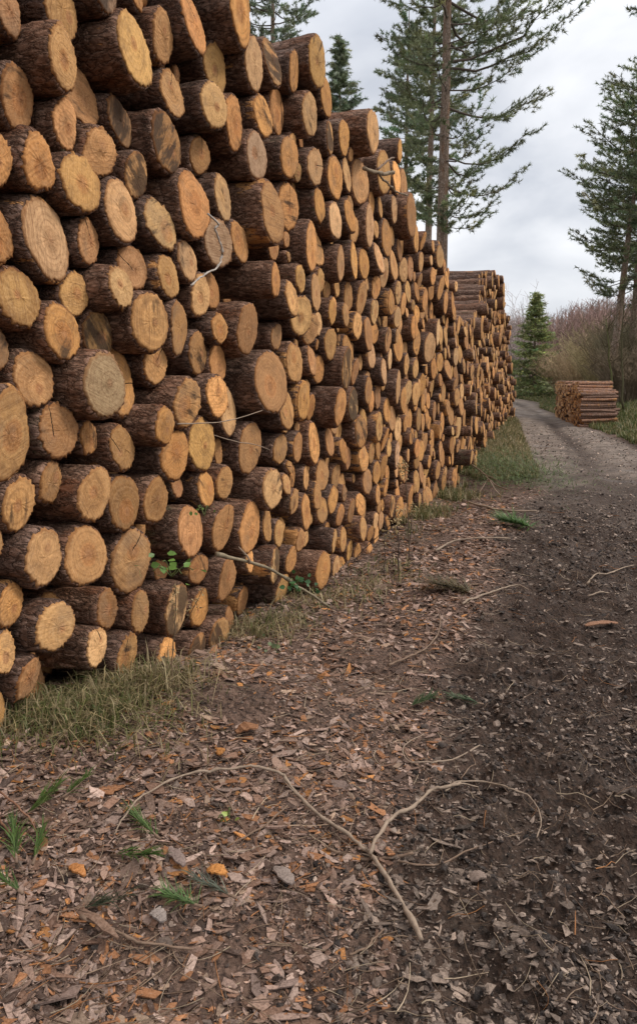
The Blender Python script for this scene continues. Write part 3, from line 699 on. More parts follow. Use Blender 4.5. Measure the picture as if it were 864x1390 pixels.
def near_points(n,Ymax,power,rng):
    """more points near the camera, uniform on screen-like falloff"""
    Y=1.35*(Ymax/1.35)**(rng.random(n)**power); X=rng.uniform(-.55,.62,n)*(Y+.4)*1.02
    return X,Y
PAL=np.array([(.26,.165,.12),(.30,.20,.155),(.17,.095,.062),(.37,.26,.205),(.42,.18,.055),(.30,.135,.06),(.09,.055,.04),(.31,.21,.145),(.22,.15,.12)])
PW=np.array([.19,.14,.19,.10,.028,.10,.14,.05,.06]); PW/=PW.sum()
def area_points(n,Ya,Yb,r):
    Y=np.sqrt(Ya**2+(Yb**2-Ya**2)*r.random(n)); X=wallX(Y)-.2+(roadR(Y)+.4-wallX(Y))*r.random(n); k=(X<.5*Y+.5)&(r.random(n)<sstep(Yb,Yb*.6,Y)*sstep(Ya*.95,Ya*1.25,Y)); return X[k],Y[k]
def chips(n,Ymax,power,smin,smax,seed,mudkeep=.5,Ya=None):
    r=np.random.default_rng(seed); X,Y=near_points(n,Ymax,power,r) if Ya is None else area_points(n,Ya,Ymax,r); n=len(X)
    dw=X-wallX(Y); rmk=road_mask(X,Y); keep=(dw>-.25)&(r.random(n)>rmk*(1-mudkeep))&(X<roadR(Y)+.5)
    den=fbm(X*2.2,Y*2.2,77,3); keep&=(r.random(n)<np.clip(.35+1.6*(den-.3),.12,1))
    # bare dirt on the mound face
    keep&=~((np.hypot(X+.38,(Y-3.1)*1.2)<.2)&(r.random(n)<.9))
    X,Y,rmk=X[keep],Y[keep],rmk[keep]; n=len(X)
    s=smin*(smax/smin)**(r.random(n)**1.8); s=s*(1-.35*rmk)
    P=np.stack([X,Y,g(X,Y)+s*.03+r.random(n)*.006*(1-rmk)],-1)
    sc=np.stack([s*r.uniform(.8,1.5,n)*np.where(r.random(n)<.18,1.8,1),s*r.uniform(.7,1.2,n),s*r.uniform(.5,.9,n)],-1)
    col=PAL[r.choice(len(PAL),n,p=PW)]*np.exp(r.normal(0,.22,n))[:,None]
    gray=col.mean(1,keepdims=True)*np.array([1.24,.91,.70]); col=np.where((rmk>.5)[:,None],gray*.82,col)
    return scatter(CT,P,sc,None,r.uniform(0,6.28,n),r.normal(0,.24,(n,2)),col,r)
allc=[chips(15000,3.4,.85,.006,.030,1),chips(24000,7,.8,.009,.038,2),chips(15000,15,.75,.014,.05,3),chips(70000,4.6,.78,.0025,.011,4,.9),chips(64000,11,1,.014,.042,5,.45,3.4),chips(8000,20,1,.015,.04,6,.6,10)]
n0=0;Vv=[];Tt=[];Cc=[]
for V,T,C in allc: Vv.append(V);Tt.append(T+n0);Cc.append(C);n0+=len(V)
me=mesh_np('bark_litter',np.concatenate(Vv),[np.concatenate(Tt)],[M['chip']],attrs={'tone':np.concatenate(Cc)},smooth=False)
tag(link('bark_litter',me),'loose flakes of brown bark and wood chips strewn over the ground before the pile','bark litter',kind='stuff')

def clods(n,Ymax,power,smin,smax,seed,Ya=None):
    r=np.random.default_rng(seed); X,Y=near_points(n,Ymax,power,r) if Ya is None else area_points(n,Ya,Ymax,r); n=len(X)
    rmk=road_mask(X,Y); den=fbm(X*2.0,Y*2.0,91,3)
    keep=(r.random(n)<rmk*np.clip(.25+2.2*(den-.35),.05,1))|((r.random(n)<.05)&(X>wallX(Y)))
    X,Y=X[keep],Y[keep]; n=len(X); s=smin*(smax/smin)**(r.random(n)**2.2)
    P=np.stack([X,Y,g(X,Y)+s*.15],-1); sc=s[:,None]*r.uniform(.7,1.3,(n,3))
    base=np.array([(.026,.018,.014),(.055,.037,.028),(.14,.10,.077),(.30,.225,.175)])[r.choice(4,n,p=[.36,.32,.2,.12])]*(1+1.2*sstep(6,13,Y))[:,None]
    return scatter(KT,P,sc,None,r.uniform(0,6.28,n),r.normal(0,.5,(n,2)),base*np.exp(r.normal(0,.2,n))[:,None],r)
allc=[clods(52000,3.8,.8,.003,.017,11),clods(26000,9,.7,.005,.026,12),clods(26000,11,1,.008,.028,13,3.5),clods(7000,26,1,.012,.035,14,9)]
n0=0;Vv=[];Tt=[];Cc=[]
for V,T,C in allc: Vv.append(V);Tt.append(T+n0);Cc.append(C);n0+=len(V)
me=mesh_np('mud_clods',np.concatenate(Vv),[np.concatenate(Tt)],[M['clod']],attrs={'tone':np.concatenate(Cc)},smooth=False)
tag(link('mud_clods',me),'dark churned clods and crumbs of mud along the near edge of the track','mud',kind='stuff')

# fine twigs and needles
tw=MB(); r=np.random.default_rng(31)
X,Y=near_points(6500,9,.75,r)
for x,y in zip(X,Y):
    if x<wallX(y)+.02 or (road_mask(x,y)>.5 and r.random()<.55): continue
    L=r.uniform(.03,.14)*(1+.06*y); a=r.uniform(0,6.28); bend=r.normal(0,.25); k=5
    t=np.linspace(-.5,.5,k); px=x+L*(t*np.cos(a)-bend*t*t*np.sin(a)); py=y+L*(t*np.sin(a)+bend*t*t*np.cos(a))
    pz=g(px,py); pz=np.maximum(pz,pz.mean())+.006+r.random()*.012+t*r.normal(0,.06)*L
    col=np.array([(.22,.15,.1),(.12,.075,.05),(.33,.25,.17),(.3,.13,.05)][r.choice(4,p=[.4,.35,.17,.08])])*np.exp(r.normal(0,.15))
    tw.tube(np.c_[px,py,pz],np.linspace(1,.55,k)*r.uniform(.0006,.0024)*(1+.05*y),3,col,cap=False)
tag(link('twig_litter',tw.mesh('twig_litter',[M['stick']])),'fine broken twigs and needles scattered among the bark flakes','twigs',kind='stuff')

# ---------------------------------------------------------------- grass blades
gb=MB()
def blades(X,Y,h,cols,r,w=.004,lean=.6):
    n=len(X)
    if not n: return
    Z=g(X,Y); a=r.uniform(0,6.28,n); L=h*np.exp(r.normal(0,.3,n)); ln=np.abs(r.normal(0,lean,n))
    d=np.stack([np.cos(a),np.sin(a),0*a],-1); sd=np.stack([-np.sin(a),np.cos(a),0*a],-1)*(w*(1+.10*Y))[:,None]
    b=np.stack([X,Y,Z-.005],-1)
    m=b+d*(L*ln*.35)[:,None]+np.array([0,0,1])*(L*.6)[:,None]
    t=b+d*(L*ln*1.1)[:,None]+np.array([0,0,1])*(L*np.clip(1-.45*ln,.1,1))[:,None]
    V=np.stack([b-sd,b+sd,m+sd*.7,m-sd*.7,t],1).reshape(-1,3); o=np.arange(n)[:,None]*5
    c=cols[r.integers(0,len(cols),n)]*np.exp(r.normal(0,.2,n))[:,None]
    gb.add(V,(o+np.array([3,2,4])),(o+np.array([0,1,2,3])),np.repeat(c,5,0))
GRN=np.array([(.095,.11,.035),(.07,.09,.026),(.13,.135,.045)]); DRY=np.array([(.30,.235,.12),(.22,.17,.09),(.34,.27,.15),(.12,.12,.04)])
MIX=np.concatenate([GRN,DRY]); r=np.random.default_rng(41)
def patch(cx,cy,rx,ry,n,h,cols,w=.0022,lean=.7):
    x=cx+r.normal(0,rx*.5,n); y=cy+r.normal(0,ry*.5,n); k=x>wallX(y)-.12; blades(x[k],y[k],h,cols,r,w,lean)
def patch_px(x,y,rx,ry,n,h,cols,**k):
    p=ground_hit(x,y); patch(p[0],p[1],rx,ry,n,h,cols,**k)
patch_px(105,965,.42,.32,1700,.075,np.concatenate([MIX,DRY]),lean=1.3); patch_px(60,985,.3,.2,500,.08,MIX,lean=1.1); patch_px(170,935,.3,.2,800,.08,DRY,lean=1.2)
patch_px(225,925,.25,.2,200,.11,DRY,lean=1.1); patch_px(375,845,.3,.25,240,.09,np.concatenate([DRY,GRN[:1]]),lean=1.5); patch_px(345,860,.3,.2,300,.09,DRY,lean=1.2)
patch_px(425,815,.3,.3,120,.09,DRY,lean=1.5); patch_px(455,815,.4,.4,170,.09,np.concatenate([DRY,DRY,GRN]),lean=1.3); patch_px(490,800,.35,.4,130,.09,DRY,lean=1.5); patch_px(520,775,.4,.5,130,.09,MIX,lean=1.4)
# strip along the pile foot, then the grassy bank farther on
n=20000; Y=r.uniform(7.5,27,n); X=wallX(Y)+np.abs(r.normal(0,.42,n))*np.interp(Y,[5.5,8,10,15,27],[.35,.4,.8,1.25,1.4])-.05
k=fbm(X*1.5,Y*1.5,61,3)+np.interp(Y,[5.5,9,12,16],[-.2,-.14,.0,.15])>.46; k&=(X<roadL(Y)+.1)
blades(X[k],Y[k],.12,np.concatenate([GRN,DRY,DRY[:2]]),r,.003,.9)
n=15000; Y=11.5+14*r.random(n)**1.3; X=wallX(Y)+r.random(n)*(roadL(Y)-wallX(Y)+.15); k=fbm(X*1.3,Y*1.3,62,3)>.42
blades(X[k],Y[k],.12,np.concatenate([GRN[:2],DRY,DRY,DRY]),r,.003,.9)
# verges beyond the track
n=42000; Y=12+48*r.random(n)**1.4; X=roadR(Y)+.15+r.exponential(1.6,n); k=(fbm(X*.9,Y*.9,63,3)>.36)
blades(X[k],Y[k],.15,np.concatenate([GRN,GRN,DRY[:2]]),r,.004,.6)
n=9000; Y=30+30*r.random(n); X=roadL(Y)-.2-r.exponential(1.2,n); blades(X,Y,.16,np.concatenate([GRN,GRN,DRY]),r,.004,.6)
tag(link('grass',gb.mesh('grass',[M['grass']])),'rough green and straw coloured grass along the pile foot and track verges','grass',kind='stuff')

# ---------------------------------------------------------------- sticks, sprigs and weeds one can point at
def gpoly(pts,lift=.012,n=5):
    P=np.array([ground_hit(x,y,lift) for x,y in pts]); return spline(P,n)
def stick(name,label,paths,cat='branch',group=None,mat='stick'):
    m=MB()
    for P,r0,r1,col in paths:
        P=np.asarray(P); q=np.random.default_rng(len(P)); P=P+q.normal(0,r0*.2,P.shape)+np.cumsum(q.normal(0,r0*.22,P.shape),0)*1.8*np.sin(np.linspace(0,np.pi,len(P)))[:,None]
        rr=np.linspace(r0,r1,len(P))*(1+q.normal(0,.12,len(P)))
        for k in q.integers(0,len(P),max(1,len(P)//7)): rr[k]*=1.3
        m.tube(P,rr,7,col)
        if r0>.0035:
            sc_=r0/.008
            for k in q.integers(2,len(P)-1,max(2,len(P)//6)):
                d=P[k]-P[k-1]; d/=np.linalg.norm(d)+1e-9; s_=q.normal(0,1,3); s_[2]=abs(s_[2])*.5; d=d*.7+s_/np.linalg.norm(s_); L=q.uniform(.01,.045)*max(.6,sc_)
                m.tube(np.array([P[k],P[k]+d*L*.5,P[k]+d*L+q.normal(0,.003,3)]),[rr[k]*.45,rr[k]*.35,rr[k]*.2],5,np.array(col)*.9)
    return tag(link(name,m.mesh(name,[M[mat]])),label,cat,group)
GREY=(.29,.215,.155); BRN=(.19,.125,.085); RED=(.22,.11,.065)
g1='fallen branches on the ground'
stick('fallen_branch','long pale forked branch arching across the bark litter in front',[
 (gpoly([(572,1275),(552,1235),(527,1195),(502,1162),(474,1135),(432,1107),(405,1080),(385,1052)],.03),.008,.006,GREY),
 (gpoly([(385,1052),(370,1045),(345,1042),(320,1041),(290,1045),(255,1052),(215,1070),(185,1095),(165,1118),(155,1134)],.045),.006,.0025,GREY),
 (gpoly([(502,1160),(512,1138),(535,1115),(560,1102),(585,1084),(602,1072),(625,1061)],.04),.007,.0055,GREY),
 (gpoly([(602,1070),(628,1060),(660,1062),(690,1070),(715,1083),(730,1100),(735,1118),(728,1137)],.035),.0042,.002,GREY),
 (gpoly([(604,1075),(622,1074),(648,1068)],.03),.0035,.002,GREY),(gpoly([(625,1060),(638,1048),(643,1036),(638,1026)],.05),.003,.0015,BRN)],'branch',g1)
stick('fallen_branch','loose curved twig beside the forked branch tip',[(gpoly([(650,1012),(620,1028),(590,1036),(560,1036),(548,1024),(552,1010),(575,996)],.03),.0035,.002,GREY)],'branch',g1)
stick('fallen_branch','straight thin stick running right from the forked branch',[(gpoly([(540,1180),(585,1172),(640,1155),(708,1130)],.015),.004,.002,BRN)],'branch',g1)
stick('fallen_branch','short brown stick lying under the fork of the pale branch',[(gpoly([(443,1152),(475,1159),(520,1163),(560,1159)],.015),.007,.005,BRN)],'branch',g1)
stick('fallen_branch','dark bowed stick among bark flakes at lower left',[(gpoly([(108,1243),(135,1256),(165,1272),(200,1283),(262,1288)],.02),.006,.003,BRN)],'branch',g1)
stick('fallen_branch','reddish twig crossing the needle sprigs at the left edge',[(gpoly([(0,1075),(22,1092),(42,1118),(56,1152)],.03),.004,.002,RED)],'branch',g1)
stick('fallen_branch','thin reddish twig lowest at the left edge',[(gpoly([(0,1115),(15,1132),(34,1156)],.02),.004,.002,RED)],'branch',g1)
stick('fallen_branch','crooked brown twig behind the arch of the pale branch',[(gpoly([(276,1052),(292,1072),(310,1088),(322,1110),(330,1122)],.02),.004,.002,BRN)],'branch',g1)
stick('fallen_branch','slanting twig leading down left from the arching branch',[(gpoly([(390,1094),(365,1112),(335,1132),(308,1148)],.02),.004,.0025,BRN)],'branch',g1)
stick('fallen_branch','straight pale stick lying beside the grassy far pile foot',[(gpoly([(635,682),(660,686),(690,692),(728,696)],.05),.018,.01,GREY)],'branch',g1)
stick('fallen_branch','long pale stick between the green needle tuft and the pile',[(gpoly([(590,746),(612,737),(640,733),(668,731),(692,731)],.03),.012,.006,GREY)],'branch',g1)
stick('fallen_branch','forked grey stick in the bark litter midway along the track',[(gpoly([(627,820),(637,810),(655,805),(682,800)],.03),.010,.006,GREY),(gpoly([(682,800),(700,796),(716,800)],.03),.006,.003,GREY)],'branch',g1)
stick('fallen_branch','hooked brown branch in the litter right of the grass stalks',[(gpoly([(527,903),(548,894),(570,884),(588,866),(595,838),(590,826)],.03),.007,.003,BRN)],'branch',g1)
stick('fallen_branch','curved pale twig lying on the churned mud',[(gpoly([(796,791),(808,783),(825,775),(845,770),(860,763)],.03),.008,.004,GREY)],'branch',g1)
stick('fallen_branch','low bent twig just below the curved pale one on the mud',[(gpoly([(797,817),(815,812),(836,802),(858,795)],.02),.006,.003,GREY)],'branch',g1)
stick('fallen_branch','thin stick at lower centre beside the pale branch butt',[(gpoly([(474,1297),(490,1286),(505,1272),(520,1262)],.015),.004,.003,BRN)],'branch',g1)
stick('fallen_branch','dead twiggy branch on the green brash by the far pile foot',[
 (gpoly([(640,631),(652,640),(662,650),(676,660),(690,665)],.18),.014,.006,BRN),(gpoly([(655,643),(666,648),(678,656)],.22),.008,.004,BRN),(gpoly([(662,650),(655,660),(650,668)],.16),.007,.004,BRN),(gpoly([(664,652),(674,668),(682,675)],.2),.007,.003,GREY)],'branch',g1)
# branches among the logs
W=lambda pts,d: spline(np.array([wall_hit(x,y,d)[1] for x,y in pts]),5)
a=wall_hit(293,751,.1)[1]; e=ground_hit(447,824,.02); mids=[a*(1-t)+e*t+np.array([0,0,.05*math.sin(t*3.1)]) for t in (0,.25,.5,.75,1)]
f=np.array(mids[2]); f0=np.array(mids[1])
stick('leaning_branch','stout grey stick leaning out of the pile foot beside the ivy leaves',[(spline(mids,5),.013,.008,(.25,.2,.13)),
 (spline([f0,f0+np.array([.0,-.02,.05]),f0+np.array([-.06,-.03,.11])],4),.007,.004,GREY)],'branch','branches caught in the pile')
stick('hanging_twig','bent silver twig hanging in front of the grey log',[(W([(282,290),(296,303),(291,309),(298,322),(301,336),(299,350),(293,362),(283,370),(272,377),(259,388)],.28),.006,.0045,(.42,.37,.32))],'branch','branches caught in the pile')
stick('snagged_branch','dead forked branch poking out near the top step of the pile',[(W([(494,229),(512,231),(526,232),(533,236)],.33),.017,.013,(.23,.17,.11)),(W([(512,230),(524,219),(534,214)],.33),.01,.006,BRN),
 (W([(514,234),(519,244),(529,252),(541,261),(553,265)],.36),.011,.006,(.2,.15,.1))],'branch','branches caught in the pile')
stick('snagged_twig','thin wiry twig stretched across the middle of the pile',[(W([(241,575),(275,575),(298,574),(328,567),(356,557)],.3),.0035,.002,GREY)],'branch','branches caught in the pile')
stick('snagged_twig','second wiry twig just below the first on the pile',[(W([(291,591),(318,598),(345,603),(366,611)],.28),.003,.002,GREY)],'branch','branches caught in the pile')
# dry stalks with seed heads
def stalk(label,pts,d0,heads,col=(.2,.135,.08),r0=.004):
    base=ground_hit(*pts[0]); Y=base[1]
    P=spline(np.array([base]+[at(x,y,Y-.02*i) for i,(x,y) in enumerate(pts[1:])]),5)
    o=stick('dry_stalk',label,[(P,r0,r0*.5,col)],'weed','dry weed stalks in front of the pile')
    if heads:
        m=MB(); q=np.random.default_rng(int(pts[0][0]))
        for k in range(heads):
            i=int(len(P)*(1-.28*q.random()**1.5))-1; c=P[i]+q.normal(0,.012*Y/4,3)
            d=q.normal(0,1,3); d/=np.linalg.norm(d); L=q.uniform(.012,.028)*Y/4
            m.tube(np.array([c,c+d*L*.5,c+d*L]),[.0012*Y/4,.0045*Y/4,.0006],4,np.array((.36,.26,.13))*np.exp(q.normal(0,.2)))
        link('seed_head',m.mesh('seed_head',[M['stick']]),o)
    return o
stalk('upright dry stalk with a pale seed head before the lowest logs',[(233,935),(233,880),(236,835),(238,790)],0,26)
stalk('slanting dry stalk with a seed head rising toward the right',[(214,890),(235,862),(255,835),(277,797)],0,26)
stalk('thin pale grass stem curving left over a brown log',[(236,800),(228,775),(219,745),(206,715)],0,0,(.4,.33,.2),.003)
stalk('slim dark stalk with no head before the middle pile foot',[(521,785),(521,760),(520,740),(522,715)],0,8,(.07,.05,.04))
stalk('tall dark stalk crowned with a dry head at the middle pile foot',[(541,783),(539,750),(538,725),(536,700)],0,34,(.06,.045,.035),.006)
stalk('short dark stalk at the right of three by the pile foot',[(554,752),(556,725),(557,705),(559,682)],0,20,(.08,.06,.05))
stalk('arching dark stem bowed over the lowest logs',[(478,765),(490,750),(512,730),(535,708),(545,690)],0,14,(.07,.05,.04),.005)
stalk('slender stalk with a dry tuft before the middle of the wall',[(556,760),(552,700),(549,650),(546,628)],0,44,(.12,.09,.06),.005)
# green plants
def leafy(name,label,stems,cat,n,size,cols,c3,seed):
    q=np.random.default_rng(seed); m=MB()
    c3=np.asarray(c3)
    o=tag(link(name,None),label,cat); o.location=c3
    for _ in range(stems):
        d=q.normal(0,1,3); d[2]=abs(d[2])*.6; d/=np.linalg.norm(d)
        m.tube(spline([np.zeros(3)-np.array([0,0,.05]),d*size*1.2,d*size*2+np.array([0,0,-.02])],4),.0025,4,(.12,.14,.05))
    link('stem',m.mesh('stem',[M['stick']]),o)
    lf=MB()
    for _ in range(n):
        c=q.normal(0,1,3)*np.array([1.5,.9,.9])*size; u=q.normal(0,1,3); u[2]*=.5; u/=np.linalg.norm(u)
        nn=np.array([.3,-.6,.7])+q.normal(0,.35,3); v=np.cross(nn,u); v/=np.linalg.norm(v); nn=np.cross(u,v)
        L=size*q.uniform(.6,1.2); w=L*.36
        V=[c,c+u*L*.3+v*w+nn*.1*L,c+u*L*.7+v*w*.75+nn*.06*L,c+u*L,c+u*L*.7-v*w*.75+nn*.06*L,c+u*L*.3-v*w+nn*.1*L,c+u*L*.5]
        lf.add(V,[(6,0,5),(6,1,0),(6,2,1),(6,3,2),(6,4,3),(6,5,4)],None,np.array(cols)*np.exp(q.normal(0,.2)))
    link('leaves',lf.mesh('leaves',[M['leaf']]),o)
leafy('ivy_plant','bright green ivy growing between logs above the grass stalks',5,'plant',16,.05,(.13,.23,.05),wall_hit(233,770,.22)[1],3)
leafy('ivy_plant','dark green trailing leaves beside the big jutting foot log',5,'plant',22,.04,(.05,.12,.04),wall_hit(402,795,.32)[1],4)
leafy('ivy_plant','tiny light green leaves tucked between two middle logs',3,'plant',7,.024,(.13,.22,.05),wall_hit(277,688,.2)[1],5)
leafy('weed_rosette','low pale green rosette on litter below the leaning stick',3,'plant',14,.035,(.12,.15,.07),ground_hit(372,880,.03),6)
leafy('weed_rosette','tiny yellow green leaf cluster under the arching branch',2,'plant',6,.022,(.24,.3,.07),ground_hit(310,1108,.03),7)
def sprig(label,x,y,ang,L,n,col,seed,spread=.35,lift=.03):
    q=np.random.default_rng(seed); c=ground_hit(x,y,lift); m=MB(); d=np.array([math.cos(ang),math.sin(ang),0.12])
    o=stick('needle_sprig',label,[(np.array([c-d*L*.6,c-d*L*.1,c+d*L*.4]),.0035,.002,BRN)],'pine sprig','green needle sprigs on the litter')
    V=[];T=[]
    for k in range(n):
        b=c-d*L*.5+d*L*q.random()*.95; a=ang+q.normal(0,spread); e=np.array([math.cos(a),math.sin(a),q.normal(.25,.25)])*L*q.uniform(.3,.6)
        sd=np.array([-math.sin(a),math.cos(a),0])*.0013*max(1,c[1]/2.5); mid=b+e*.55+np.array([0,0,.006])
        m.add([b-sd,b+sd,mid+sd,mid-sd,b+e],[(3,2,4)],[(0,1,2,3)],np.array(col)*np.exp(q.normal(0,.25)))
    link('needles',m.mesh('needles',[M['needle']]),o)
G_=(.075,.12,.03)
sprig('green needle sprig upright above the lower left sticks',58,1085,1.2,.15,70,G_,1)
sprig('small green needle sprig right of the upright one',104,1066,1.1,.11,45,G_,2)
sprig('green needle sprig crossed by the reddish twig at left',20,1142,2.0,.15,80,G_,3)
sprig('narrow needle sprig right of the reddish twig',52,1148,1.7,.12,50,G_,4)
sprig('needle sprig touching the left picture edge',8,1196,2.6,.12,60,G_,5)
sprig('needle sprig lying just under the arching branch end',196,1120,2.4,.14,70,G_,6)
sprig('bushy needle sprig nearest below the arching branch end',182,1160,-.15,.13,90,(.07,.13,.03),7)
sprig('bluish green feathery sprig at lower left',243,1221,2.9,.12,90,(.09,.15,.045),8,.8)
sprig('dull grey green sprig beside the feathery one',290,1204,2.7,.13,60,(.09,.1,.07),9)
sprig('dark faded sprig beside the feathery one on its left',140,1225,.3,.13,50,(.05,.06,.035),10)
sprig('left of two bluish sprigs in the litter at right centre',572,952,.5,.14,80,(.075,.11,.05),11)
sprig('right of two bluish sprigs in the litter at right centre',632,953,2.9,.14,80,(.075,.11,.05),12)
sprig('thick green needle tuft lying past the grass stalks',698,710,2.6,.34,420,(.09,.16,.045),13,1.0,.04)
sprig('dead brown needle tuft on the litter midway',612,797,2.8,.3,300,(.13,.10,.05),14,1.0,.03)
# cut green brash by the far pile foot
br=MB(); q=np.random.default_rng(8); c0=ground_hit(684,645)
for k in range(5200):
    b=c0+np.array([q.normal(0,.45),q.normal(0,.9),0]); b[2]=float(g(b[0],b[1]))+abs(q.normal(0,.13)); e=q.normal(0,1,3); e[2]=abs(e[2])*.4; e/=np.linalg.norm(e); e*=q.uniform(.07,.15)
    sd=np.cross(e,[0,0,1]); sd/=np.linalg.norm(sd)+1e-6; sd*=.006
    br.add([b-sd,b+sd,b+e],[(0,1,2)],None,np.array((.10,.13,.045))*np.exp(q.normal(0,.3)))
tag(link('brash_heap',br.mesh('brash_heap',[M['needle']])),'heap of cut green pine brash at the far pile foot','brash')
# a few larger pieces of bark
def slab(label,x,y,L,w,ang,col,seed):
    q=np.random.default_rng(seed); c=ground_hit(x,y,.02); n=9; t=np.linspace(-.5,.5,n); m=MB()
    hw=w*.5*np.sqrt(np.clip(1-(2*t)**2,.08,1))*q.uniform(.75,1.15,n); cz=q.normal(0,.002,n)+.012*(1-4*t*t)
    rows=[]
    for s_,up in ((-1,.0),(-.45,.4),(.45,.4),(1,0)):
        rows.append(np.stack([t*L,s_*hw*q.uniform(.9,1.1,n),cz+up*w*.12+.004],-1))
    top=np.stack(rows,1); bot=top-np.array([0,0,.006]); V=np.concatenate([top.reshape(-1,3),bot.reshape(-1,3)])
    R=np.array([[math.cos(ang),-math.sin(ang),0],[math.sin(ang),math.cos(ang),0],[0,0,1]]); V=V@R.T
    Q=[]
    for i in range(n-1):
        for j in range(3):
            a=i*4+j; Q.append((a,a+4,a+5,a+1)); Q.append((a+n*4,a+1+n*4,a+5+n*4,a+4+n*4))
        Q.append((i*4,i*4+n*4,i*4+4+n*4,i*4+4)); Q.append((i*4+3,i*4+7,i*4+7+n*4,i*4+3+n*4))
    for i in (0,n-1):
        for j in range(3): a=i*4+j; Q.append((a,a+1,a+1+n*4,a+n*4))
    m.add(V,None,Q,col); o=link('bark_slab',m.mesh('bark_slab',[M['chip']],False)); o.location=c
    tag(o,label,'bark','larger bark slabs on the litter')
slab('bright orange bark flake beside bare mud at lower centre',294,1184,.065,.045,-.2,(.48,.2,.05),1)
slab('orange brown bark flake left of the bushy sprig',105,1183,.07,.035,-.6,(.42,.17,.05),2)
slab('long mauve grey bark slab below the arching branch',240,1165,.10,.04,-.9,(.22,.16,.135),3)
slab('pale grey bark flake lying at bottom left of centre',215,1245,.06,.04,-.7,(.27,.22,.19),4)
slab('long brown bark strip beside the dark bowed stick',128,1252,.2,.03,-.62,(.2,.12,.08),5)
slab('light grey bark slab on mud below the arching branch',385,1190,.10,.045,-.9,(.24,.185,.155),6)
slab('orange bark strip lying on the churned mud at right',815,850,.24,.06,.25,(.25,.125,.07),7)
slab('orange bark slab on the mound by the bare earth',300,1022,.045,.035,1.2,(.42,.18,.05),8)
slab('rusty bark slab on top of the bark mound',335,990,.10,.06,.5,(.24,.11,.05),9)
slab('greyish bark plate by the bottom right of the pale branch',648,1194,.06,.045,.4,(.2,.145,.115),10)
# ---------------------------------------------------------------- the small stack of poles across the track
rg=np.random.default_rng(5)
O2=np.array([8.25,23.3]); DF=np.array([1.3,6.5]); DF/=np.linalg.norm(DF); AX=np.array([.955,.296])
gz2=float(g(O2[0]+.5,O2[1]+.2))
def pole_mesh(seed):
    q=np.random.default_rng(seed); na=10; L=1.32; ax=np.array([0,.02,.4,.8,1.2,L-.02,L]); th=np.arange(na)/na*2*np.pi
    R=(1+q.normal(0,.05,na))[None]*(1+q.normal(0,.05,len(ax)))[:,None]
    bow=q.normal(0,.012,2); t=(ax/L)[:,None]
    V=np.stack([np.broadcast_to(ax[:,None],R.shape),R*.048*np.cos(th)+bow[0]*4*t*(1-t),R*.048*np.sin(th)+bow[1]*4*t*(1-t)],-1).reshape(-1,3)
    i=np.arange(len(ax)-1)[:,None]*na; j=np.arange(na)[None]; j2=(j+1)%na
    Q=np.stack([i+j,i+j2,i+na+j2,i+na+j],-1).reshape(-1,4)
    # sawn ends share the rim circles a hair proud
    e=[];T=[]; n=len(V)
    for c,x in ((0,-.003),(len(ax)-1,L+.003)):
        ring=V[c*na:(c+1)*na].copy(); ring[:,1:]*=.93; ring[:,0]=x; b=n+len(e)*0+sum(len(k) for k in e)
        e+= [ring,np.array([[x,0,0]])]; T+=[(b+na,b+(k+1)%na,b+k) if c==0 else (b+na,b+k,b+(k+1)%na) for k in range(na)]
    V=np.concatenate([V]+e)
    uv=np.zeros((len(V),2)); uv[:na*len(ax),0]=np.tile(np.minimum(th,6.283-th)*.048,len(ax))+seed; uv[:na*len(ax),1]=np.repeat(ax,na)+seed*3; uv[na*len(ax):]=V[na*len(ax):,1:]
    rnd=np.tile([q.random(),q.random()*.9,0,0.],(len(V),1)); rnd[na*len(ax):,1]=.012; rnd[na*len(ax):,3]=.6
    mk=np.tile([.05,0,.2,1],(len(V),1)); tn=np.tile(np.array(TONES[q.choice(list('dtgp'))])*q.uniform(.7,1.1),(len(V),1))
    return V,Q,np.array(T),uv,rnd,mk,tn
PT=[pole_mesh(k) for k in range(12)]
PM=[mesh_np('pole',V,[Q,T],[M['polebark'],M['end']],[0,1],uv,{'rnd':r_,'mark':m_,'tone':t_}) for V,Q,T,uv,r_,m_,t_ in PT]
pos=[]; dia=.091
rows=17
for k in range(rows):
    w=6.3-.0*k; off=(k%2)*dia*.5
    for i in range(int(w/dia)):
        s=off+i*dia+rg.normal(0,.006)
        front_in=max(0,.035*max(0,k-6))*.4
        zt=gz2+.05+k*dia*.9+rg.normal(0,.010)
        if k>=rows-3 and fbm(np.array([s*.8]),np.array([3.]),4,2)[0]<.35+.12*(k-rows+3): continue
        pos.append((s+front_in,zt,k,i))
def pole_px(p):
    P=np.array([O2[0]+DF[0]*p[0],O2[1]+DF[1]*p[0],p[1]]); return P
ya=math.atan2(AX[1],AX[0])
first=[p for p in pos if p[3]==0]; rest=[p for p in pos if p[3]>0]; rest.sort(key=lambda p:p[0])
own2=first+rest[:300-len(first)-20]; mass=rest[300-len(first)-20:]
ORD=['lowest','second lowest','third','fourth','fifth','sixth','seventh','eighth','ninth','tenth','eleventh','twelfth','thirteenth','fourteenth','fifteenth','sixteenth','seventeenth']
pbase=None
